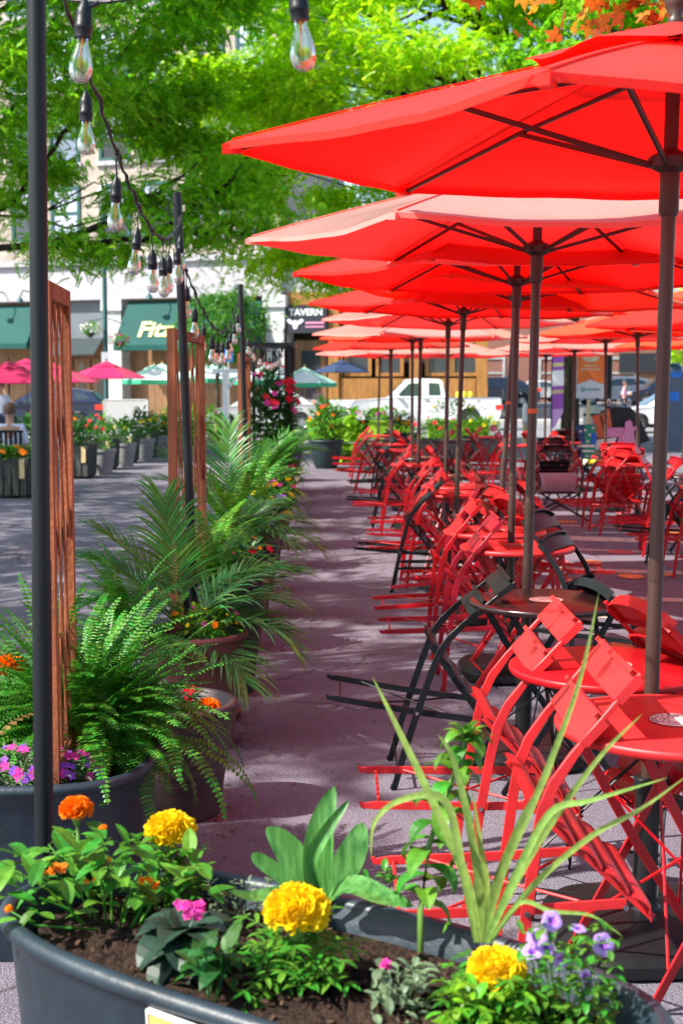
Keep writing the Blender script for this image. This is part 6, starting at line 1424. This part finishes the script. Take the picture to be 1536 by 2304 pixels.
for (px, Y, pt, lab, lo, ro, wn, wx_, LL) in ((1290, 74, 'car_silver', 'pale silver car in the car park above the white sedan', hat_low, hat_roof, hat_win, (.85, 3.5), 4.42), (1404, 68, 'car_blue', 'blue estate car in the car park at the right edge', hat_low, hat_roof, hat_win, (.85, 3.5), 4.42),
        (1020, 88, 'car_white', 'white car far off in the car park above the pickup', sed_low, sed_roof, sed_win, (.95, 3.75), 4.66), (1120, 90, 'car_silver', 'silver car far off beside the brick building', sed_low, sed_roof, sed_win, (.95, 3.75), 4.66), (1000, 80, 'car_slate', 'dark car far off behind the slate blue sedan', hat_low, hat_roof, hat_win, (.85, 3.5), 4.42)):
    car('parked_car', lab, P(px, 850, Y).x, Y, R(2), LL, 1.8, .22, lo, ro, pt, wx_, .33, .95, wn, 'cars in the distant car park')
# pickup
pk_low = [(0.02, .42), (-.02, .62), (0, .95), (.12, 1.10), (1.45, 1.20), (1.55, 1.22), (3.55, 1.22), (3.62, 1.20), (5.65, 1.20), (5.70, 1.12), (5.70, .60), (5.62, .42)]
pk_roof = [(1.45, 1.20), (2.12, 1.82), (2.4, 1.88), (3.35, 1.86), (3.50, 1.78), (3.60, 1.22)]
pk_win = [[(1.78, 1.26), (2.24, 1.72), (2.72, 1.76), (2.72, 1.26)], [(2.98, 1.28), (2.98, 1.76), (3.38, 1.74), (3.44, 1.28)]]
def pk_extra(t):
    b = MB(); b.box((.02, 0, .62), (.22, 1.84, .20)); b.box((5.76, 0, .60), (.16, 1.8, .16)); b.build('bumper', 'chrome', t)
    b = MB(); b.box((4.62, 0, 1.206), (1.95, 1.5, .02)); b.build('bed_opening', 'tyre', t)
Y = 50.5; xl_ = P(783, 900, Y).x
car('pickup_truck', 'white pickup truck crossing behind the far red umbrellas', xl_, Y, R(0), 5.70, 1.92, .40, pk_low, pk_roof, 'car_white', (1.0, 4.55), .40, 1.22, pk_win, None, 'pickup truck', extra=pk_extra)

# ------------------------------------------------------------------ street things at the far edge of the plaza
# pot with shrub at the end of the walkway
q = G(733, 1056); x, y = q.x, q.y + .32
pot('round_pot', 'big dark green round pot at the end of the walkway', 'planter', (x, y, 0), 0, .34, .34, .56, 'tub_green', taper=.66, lip=.025, soil_z=.05, n=36, prof=[(.60, 0), (.64, .03), (.86, .22), (.93, .40), (.96, .50)])
flower_bush('tall shrub in the big green pot at the end of the walkway', (x, y, .5), (.32, .32, .9), 'leaf', 560, .15, .05, [('m_orange', 5, .05, 's')], 141)
p_ = P(740, 920, 27.6); flower_bush('big lime leaved plant behind the dark green pot', (p_.x + .2, 27.6, .05), (.62, .4, 1.0), 'leaf_lime', 230, .30, .17, [('m_orange', 6, .05, 's')], 142)
# charcoal trough planters
for i, (px, py, w_, lab) in enumerate(((985, 1050, 1.1, 'charcoal trough planter behind the far tables'), (905, 1030, .8, 'charcoal trough planter left of the larger trough'), (1085, 1040, .8, 'charcoal trough planter right of the larger trough'))):
    q = G(px, py); t = thing('trough_planter', lab, 'planter', (q.x, q.y + .25, 0), R(-3), 'charcoal trough planters at the end of the plaza'); b = MB(); h = .55
    for (c, sz) in (((0, -.22, h / 2), (w_, .03, h)), ((0, .22, h / 2), (w_, .03, h)), ((-w_ / 2 + .015, 0, h / 2), (.03, .41, h)), ((w_ / 2 - .015, 0, h / 2), (.03, .41, h)), ((0, -.236, h - .03), (w_ + .03, .02, .05))): b.box(c, sz)
    b.build('box', 'tub_dark', t); b = MB(); b.box((0, 0, h - .09), (w_ - .062, .408, .04)); b.build('soil', 'soil', t)
    flower_bush(('red leaved flowering plants in the larger trough', 'green plants in the left trough', 'yellow flowered bush in the right trough')[i], (q.x, q.y + .25, h - .08), (w_ * .5, .25, .5), ('leaf', 'leaf_dark', 'leaf_bright')[i], 260, .14, .05, [(('f_red', 'm_orange', 'm_yellow')[i], 12, .05, 's')], 150 + i, 'plants in the trough planters')
for i, (px, lab) in enumerate(((850, 'lime green planter box in front of the pickup cab'), (1010, 'lime green planter box in front of the pickup bed'), (760, 'lime green planter box left of the pickup'))):
    q = G(px, 985); t = thing('lime_planter', lab, 'planter', (q.x, 39.0, 0), 0, 'lime green planter boxes along the road'); b = MB(); b.box((0, 0, .30), (1.75, .5, .56)); b.box((0, 0, .60), (1.85, .6, .04)); b.build('box', 'lime', t)
    for k in (-1, 1): b = MB(); b.box((k * .75, 0, .01), (.1, .4, .02)); b.build('foot', 'tub_dark', t)
    flower_bush(('low flowering plants in the lime box by the pickup cab', 'tall flowering plants in the lime box by the pickup bed', 'leafy plants in the left lime box')[i], (q.x, 39.0, .58), (.85, .25, .40 + .3 * (i == 1)), 'leaf_bright', 260, .16, .06, [(('f_pink', 'm_yellow', 'f_white')[i], 12, .05, 's')], 160 + i, 'plants in the lime boxes')
# white lattice screen
q = G(292, 985); Ys = 40.0; xa, xb = P(236, 900, Ys).x, P(330, 900, Ys).x; t = thing('lattice_screen', 'white perforated screen behind the magenta umbrella', 'screen', ((xa + xb) / 2, Ys, 0)); w_ = xb - xa
b = MB(); b.box((0, 0, .72), (w_, .03, .95)); b.build('panel', mat('perforated_white', (.70, .70, .72), .7, col2=(.45, .47, .50), nscale=60), t); b = MB(); b.box((-w_ / 2 - .02, 0, .61), (.04, .05, 1.2)); b.box((w_ / 2 + .02, 0, .61), (.04, .05, 1.2)); b.box((0, 0, 1.215), (w_, .05, .035)); b.build('frame', 'white', t)
# white post with bracket
Ys = 30.0; xa = P(507, 900, Ys).x; t = thing('pergola_post', 'white post with a crossbeam in front of the silver car', 'post', (xa, Ys, 0)); b = MB(); b.box((0, 0, .95), (.12, .12, 1.9)); b.build('post', 'white', t)
b = MB(); b.box((.15, 0, 1.94), (.85, .14, .09)); b.bar([(.05, 0, 1.55), (.35, 0, 1.88)], .05, .06); b.build('crossbeam', 'white', t)
# street lamp with hanging baskets
Ys = 56.0; xa = P(240, 900, Ys).x; t = thing('street_lamp', 'slim teal street lamp with two hanging flower baskets and a small sign', 'lamp post', (xa, Ys, 0)); b = MB(); b.lathe([(.16, 0), (.16, .5), (.10, .7), (.09, 9.0)], 14); b.build('pole', 'teal_frame', t, 'auto')
b = MB(); b.lathe([(.1, 9.0), (.25, 9.2), (.3, 9.6), (.12, 9.9), (.02, 10.0)], 14); b.build('lantern', 'white', t, True); b = MB(); b.tube([(-.7, 0, 4.3), (0, 0, 4.5), (.8, 0, 4.2)], .02, 6); b.build('bracket', 'teal_frame', t)
b = MB(); b.box((0, -.12, 2.75), (.32, .03, .62)); sg = b.build('sign', 'sign_grey', t); 
for sx, z_, lab in ((-.62, 3.75, 'hanging basket of pale pink flowers left of the street lamp'), (.58, 3.3, 'hanging basket of green and pink plants right of the street lamp')):
    bt = thing('hanging_basket', lab, 'flower basket', (xa + sx, Ys, z_), 0, 'hanging baskets on the street lamp'); b = MB(); b.lathe([(.05, -.1), (.2, .05), (.26, .2)], 14); b.build('bowl', 'tub_dark', bt, True); b = MB()
    for k in range(3): a = k * 2.09; b.tube([(.25 * math.cos(a), .25 * math.sin(a), .2), (0, 0, .68)], .008, 4)
    b.build('chain', 'tub_dark', bt)
    b = MB(); leaf_cluster(b, (0, 0, .25), (.42, .36, .26), 150, .16, .08, rnd); b.build('foliage', 'leaf_bright', bt); b = MB()
    for k in range(22): a = rnd.uniform(0, 6.28); star_flower(b, (.42 * math.cos(a), -.38 * abs(math.sin(a)), rnd.uniform(.1, .5)), .07, rnd)
    b.build('flowers', 'f_white' if sx < 0 else 'f_pink', bt)
Ys = 44; xa = P(514, 800, Ys).x; t = thing('street_sign', 'small blue road sign above the white post', 'sign', (xa, Ys, 0)); b = MB(); b.tube([(0, 0, 0), (0, 0, 2.95)], .03, 8); b.build('pole', 'steel', t)
b = MB(); b.box((0, -.045, 2.63), (.28, .02, .42)); sg = b.build('plate', 'sign_blue', t); b = MB(); b.box((0, -.058, 2.70), (.07, .005, .09)); b.box((0, -.058, 2.55), (.12, .005, .05)); b.build('symbol', 'white', sg)
# white banner with teal marks beside the truck
Ys = 54; xa, xb = P(690, 900, Ys).x, P(800, 900, Ys).x; t = thing('barrier_banner', 'white barrier banner with teal lettering left of the pickup', 'banner', ((xa + xb) / 2, Ys, 0)); b = MB(); b.box((0, 0, .62), (xb - xa, .04, .95)); bn = b.build('cloth', 'white', t)
b = MB(); b.box((-(xb - xa) / 2 + .05, .04, .58), (.06, .05, 1.15)); b.box(((xb - xa) / 2 - .05, .04, .58), (.06, .05, 1.15)); b.build('post', 'steel', t)
b = MB()
for k, hgt in enumerate((.12, .2, .28, .44, .44, .44, .28, .2, .12)): b.box((.12 + k * .085, -.024, .52 + hgt * .2), (.05, .008, hgt))
b.build('emblem', 'teal_frame', bn)
# white garden chairs & yellow bollards
for i, (px, Y) in enumerate(((748, 58), (790, 58.2))):
    p = P(px, 880, Y); t = thing('patio_chair', ('white round backed chair by the banner', 'white round backed chair nearer the pickup')[i], 'chair', (p.x, Y, 0), R(180), 'white chairs outside the tavern'); b = MB(); b.tube([(-.24, 0, .0), (-.25, -.02, .7), (-.15, -.05, .98), (0, -.06, 1.03), (.15, -.05, .98), (.25, -.02, .7), (.24, 0, 0)], .035, 6); b.build('frame', 'white', t, True)
    b = MB(); b.box((0, .2, .45), (.46, .44, .04)); b.build('seat', 'white', t)
    b = MB()
    for k in range(4): b.box((-.12 + k * .08, -.04, .72), (.03, .02, .5))
    b.build('backrest', 'white', t)
    for s in (-1, 1): b = MB(); b.tube([(s * .2, .4, .43), (s * .22, .42, 0)], .02, 6); b.build('leg', 'white', t)
for i, px in enumerate((1030, 1044, 1058)):
    q = P(px, 890, 60.5); t = thing('bollard', 'yellow bollard between the pickup and the slate blue sedan', 'bollard', (q.x, 60.5, .12), 0, 'yellow bollards behind the pickup'); b = MB(); b.lathe([(.11, 0), (.11, 1.2), (.08, 1.28), (0, 1.3)], 12); b.build('tube', 'yellow', t, True)
    b = MB(); b.lathe([(.112, .9), (.112, 1.0)], 12, cap=False); b.build('band', 'white', t)

# banner on a pole (orange and grey)
Ys = 32.0; xa, xb = P(1297, 850, Ys).x, P(1357, 850, Ys).x; wz = xb - xa; zt = P(1300, 785, Ys).z; zb2 = P(1300, 896, Ys).z
t = thing('pole_banner', 'orange and pale grey banner on a wooden pole at the right', 'banner', ((xa + xb) / 2, Ys, 0)); b = MB(); b.tube([(-.02, .05, 0), (-.02, .05, zb2 + .15)], .045, 8); b.build('pole', 'beige', t)
b = MB(); b.box((0, 0, (zt + zb2) / 2), (wz + .02, .03, zt - zb2)); bn = b.build('panel', 'sign_grey', t); hz = zb2 + (zt - zb2) * .28
b = MB(); b.poly_extrude([(-wz / 2, zt - .003), (wz / 2, zt - .003), (wz / 2, hz), (0, hz + .12), (-wz / 2, hz)], (0, -.006, 0), (0, -.017, 0)); b.build('orange_field', 'sign_orange', bn)
b = MB(); b.lathe([(0, 0), (1, 0)], 24); b.v = [(v[0] * .20, -.026 - (.002 if i % 2 else 0), zt - .20 + v[1] * .12) for i, v in enumerate(b.v)]; b.build('oval_emblem', 'beige', bn)
for k, (wd, tx_, sz) in enumerate(((0, 'MARKET', .075), (0, 'SQUARE', .075))): text(('MARKET', 'SQUARE')[k], .07, bn, 'beige', (0, -.028, zt - .40 - k * .09), (R(90), 0, 0), extrude=.001) if False else None
b = MB(); rn = random.Random(4)
for k, (n_, ww) in enumerate(((7, .34), (11, .48))):
    for j in range(n_): b.box((-ww / 2 + (j + .5) * ww / n_, -.026, zt - .40 - k * .085), (ww / n_ * .62, .004, .045 + .01 * rn.random()))
b.build('lettering', 'beige', bn)
b = MB(); b.lathe([(.028, 0), (.055, 0)], 20, cap=False); b.v = [(v[0] - .17, -.024, zb2 + .21 + v[1]) for v in b.v]
for j in range(9): b.box((-.08 + j * .036, -.0215, zb2 + .21), (.022, .004, .045))
b.build('green_logo', 'sign_teal', bn)
# purple feather flag
Ys = 31.0; xa = P(1252, 900, Ys).x; t = thing('feather_flag', 'purple and white feather flag standing left of the trunk', 'flag', (xa, Ys, 0)); ztop = P(1250, 800, Ys).z; b = MB(); b.tube([(-.12, 0, 0.02), (-.13, 0, 1.2), (-.12, 0, ztop + .3), (0, 0, ztop + .55), (.1, 0, ztop + .5)], .014, 6); b.lathe([(.2, 0), (.2, .03), (.02, .05)], 14, (-.12, 0, 0)); b.build('pole', 'pole_black', t)
b = MB(); n = 24
for k in range(n):
    z0_, z1_ = .62 + (ztop + .45 - .62) * k / n, .62 + (ztop + .45 - .62) * (k + 1) / n; z_ = (z0_ + z1_) / 2; f = k / n
    wl = lambda f_: (.07 + .20 * min(1, f_ * 6)) * (1 if f_ < .9 else (1 - (f_ - .9) * 5)); fy = lambda f_: .02 * math.sin(f_ * 9)
    f0, f1 = k / n, (k + 1) / n; b.cur = 1 if k < 5 else 2 if .44 < f < .60 else 3 if k in (9, 16) else 0
    b.add([(-.12, fy(f0), z0_), (-.12 + wl(f0), fy(f0) + .01, z0_ + .02), (-.12 + wl(f1), fy(f1) + .01, z1_ + .02), (-.12, fy(f1), z1_)], [(0, 1, 2, 3)])
b.build('cloth', ['purple', 'flag_pink', 'white', 'tag'], t)
# craft display: black cloth, cards, poster, tubs
Ys = 24.0
def card(name, label, pts, Yc, m, thick=.02, par=None, tiltx=0):
    c = P(sum(p[0] for p in pts) / len(pts), sum(p[1] for p in pts) / len(pts), Yc); b = MB(); poly = [((P(px, py, Yc) - c).x, (P(px, py, Yc) - c).z) for px, py in pts]
    b.poly_extrude(poly, (0, thick, 0), (0, 0, 0)); o = b.build(name, m, par); o.location = c; return o
t = thing('craft_easel', 'black cloth display stand hung with pink and terracotta cards', 'display stand', (0, 0, 0))
q = P(1390, 980, Ys); t.location = (q.x, Ys, 0)
b = MB(); 
poly = [(1352, 925), (1380, 915), (1418, 917), (1432, 930), (1462, 992), (1440, 998), (1436, 1060), (1352, 1050), (1340, 1000)]
pp = [((P(px, py, Ys) - q).x, P(px, py, Ys).z) for px, py in poly]; b.poly_extrude(pp, (0, .10, 0)); b.build('cloth', 'black', t)
for s in (-1, 1): b = MB(); b.bar([(s * .25, .12, 0), (s * .18, .12, 1.15)], .03, .03); b.build('leg', 'black', t)
for k in range(7): b = MB(); b.lathe([(.035, -.05), (.05, -.045), (.05, .045), (.035, .05)], 14, cap=False); b.v = [(v[0] * .6 - .28 + k * .09, -.04 + v[2] * .4, 1.30 + v[1] * 1.3) for v in b.v]; b.build('wire_hoop', 'steel' if k % 2 else 'black', t)
CG = 'cut out cards on the craft display'
for nm, lab, pts, dy, m_ in (('craft_card', 'left terracotta card slipping off the craft display', [(1330, 937), (1347, 933), (1358, 975), (1356, 985), (1345, 985)], -.10, 'terra_card'), ('craft_card', 'right terracotta card on the black craft display', [(1352, 931), (1370, 920), (1376, 960), (1358, 964)], -.08, 'terra_card'),
        ('craft_card', 'wide pink card across the middle of the craft display', [(1360, 963), (1408, 962), (1404, 984), (1358, 984)], -.12, 'pink_card'), ('craft_card', 'large pink card with a round head and a pointing arm', [(1388, 990), (1404, 973), (1406, 950), (1416, 945), (1422, 952), (1422, 962), (1437, 955), (1430, 965), (1424, 972), (1432, 1008), (1398, 1022)], -.16, 'pink_card'),
        ('menu_board', 'cream board tilted in front of the craft display', [(1343, 989), (1386, 985), (1378, 1008), (1334, 1014)], -.25, 'cream')):
    o = card(nm, lab, pts, Ys + dy, m_); tag(o, lab, 'board' if nm == 'menu_board' else 'card', CG if nm == 'craft_card' else None)
t = thing('poster_board', 'upright navy poster with green and blue dots right of the trunk', 'poster', (0, 0, 0)); Yp = 23.6; c = P(1317, 1005, Yp); t.location = (c.x, Yp, 0); wq = P(1340, 1000, Yp).x - P(1296, 1000, Yp).x; z1, z0 = P(1300, 955, Yp).z, P(1300, 1050, Yp).z
b = MB(); b.box((0, 0, (z0 + z1) / 2), (wq, .02, z1 - z0)); pn = b.build('panel', 'blue_card', t); b = MB(); b.cur = 0; b.box((.07, -.012, z1 - .18), (.2, .004, .34)); b.box((.07, -.012, z0 + .2), (.2, .004, .30)); b.cur = 1; b.box((.13, -.015, z1 - .26), (.08, .004, .22)); b.box((.1, -.015, z0 + .09), (.14, .004, .1)); b.cur = 2
for (x_, z_) in ((-.02, .1), (.06, .18), (.12, .06), (.03, .3), (-.1, .12), (.1, .62), (.02, .56), (.13, .68), (-.1, .6)): b.box((x_, -.018, z1 - z_), (.035, .004, .035))
b.box((0, -.018, z1 - .38), (wq - .03, .004, .045)); b.box((0, -.018, z1 - .47), (wq - .06, .004, .03)); b.build('print', ['green_card', 'blue_card2', 'cream'], pn)
for s in (-1, 1): b = MB(); b.bar([(s * .13, .03, 0), (s * .13, .03, z0 + .1)], .02, .02); b.build('leg', 'black', t)
t = thing('basket', 'clear tub of pink craft paper on a black folding stand', 'tub', (0, 0, 0)); q = G(1258, 1160); Yb = 15.6; c = P(1255, 1085, Yb); t.location = (c.x, Yb, c.z); wq = .40
b = MB(); b.add([(-.16, -.12, -.10), (.16, -.12, -.10), (.16, .12, -.10), (-.16, .12, -.10), (-.20, -.15, .10), (.20, -.15, .10), (.20, .15, .10), (-.20, .15, .10)], [(0, 1, 5, 4), (1, 2, 6, 5), (2, 3, 7, 6), (3, 0, 4, 7), (0, 3, 2, 1)]); b.build('tub_wall', mat('frosted_plastic', (.45, .30, .34), .4, transl=.4), t)
b = MB(); b.box((0.02, 0, -.03), (.30, .22, .12), Euler((.05, .06, .1)).to_matrix()); b.build('paper', 'pink_card', t)
t2_ = thing('tray_stand', 'black folding stand with crossed legs under the pink tub', 'stand', (c.x, Yb, 0)); hz = c.z - .105; b = MB(); b.box((0, 0, hz - .01), (.5, .32, .018)); b.build('tray', 'black', t2_)
for s in (-1, 1):
    for d in (-1, 1): b = MB(); b.bar([(d * .36, s * .15, 0), (-d * .22, s * (.15 - .012 * d), hz - .02)], .012, .022); b.build('leg', 'black', t2_)
q = P(1360, 1040, 22.5); t = thing('paint_tube', 'yellow cylinder lying behind the red chairs at the craft table', 'tube', (q.x, 22.5, q.z)); b = MB(); b.tube([(-.32, 0, 0), (.32, 0, 0)], .045, 12); b.build('tube_wall', 'yellow', t, 'auto'); b = MB(); b.tube([(-.36, 0, 0), (-.32, 0, 0)], .052, 12); b.build('cap', 'cream', t)
t = thing('craft_table', 'low black trestle table under the craft display and poster', 'table', (q.x - .1, 22.9, 0)); b = MB(); b.box((0, 0, q.z - .058), (1.7, .9, .025)); b.build('tabletop', 'black', t)
for sx in (-1, 1):
    for sy in (-1, 1): b = MB(); b.tube([(sx * .75, sy * .38, 0), (sx * .7, sy * .35, q.z - .07)], .018, 6); b.build('leg', 'black', t)
# parking meter and litter bin near right trunk; post box
q = P(1514, 850, 33); t = thing('parking_kiosk', 'dark blue parking kiosk behind the right trunk', 'kiosk', (q.x, 33, 0)); b = MB(); b.box((0, 0, 1.0), (.5, .4, 1.9)); b.lathe([(.25, 1.95), (.24, 2.05), (.15, 2.15), (0, 2.18)], 18); b.build('housing', 'car_slate', t, 'auto'); b = MB(); b.box((-.02, -.21, 1.35), (.22, .02, .22)); b.box((0, -.21, 1.9), (.26, .02, .16)); b.build('panel', 'sign_blue', t)
q = P(1335, 930, 34); t = thing('litter_bin', 'grey ribbed litter bin behind the orange banner', 'bin', (q.x, 34, 0)); b = MB(); b.lathe([(.24, 0), (.27, .1), (.27, .95), (.22, 1.05), (.1, 1.12), (0, 1.12)], 20); b.build('drum', 'stone_grey', t, 'auto'); b = MB(); b.lathe([(.275, .85), (.275, .92)], 20, cap=False); b.build('band', 'tub_dark', t)
for i, (px, Y) in enumerate(((1200, 34), (1181, 36))):
    q = P(px, 930, Y); t = thing('bollard', ('white topped wooden bollard by the purple flag', 'white topped bollard nearer the pickup')[i], 'bollard', (q.x, Y, 0)); b = MB(); b.lathe([(.07, 0), (.07, .6)], 12); b.build('shaft', 'beige', t, 'auto'); b = MB(); b.lathe([(.085, .6), (.095, .7), (.07, 1.1), (0, 1.2)], 12); b.build('cap', 'white', t, True)
t = thing('traffic_post', 'dark street pole beside the orange banner', 'pole', (P(1368, 900, 36).x, 36, 0)); b = MB(); b.tube([(0, 0, 0), (0, 0, 5.5)], .085, 12); b.build('shaft', 'pole_black', t); b = MB(); b.lathe([(.17, 0), (.17, .3), (.1, .4)], 14); b.build('foot', 'pole_black', t)
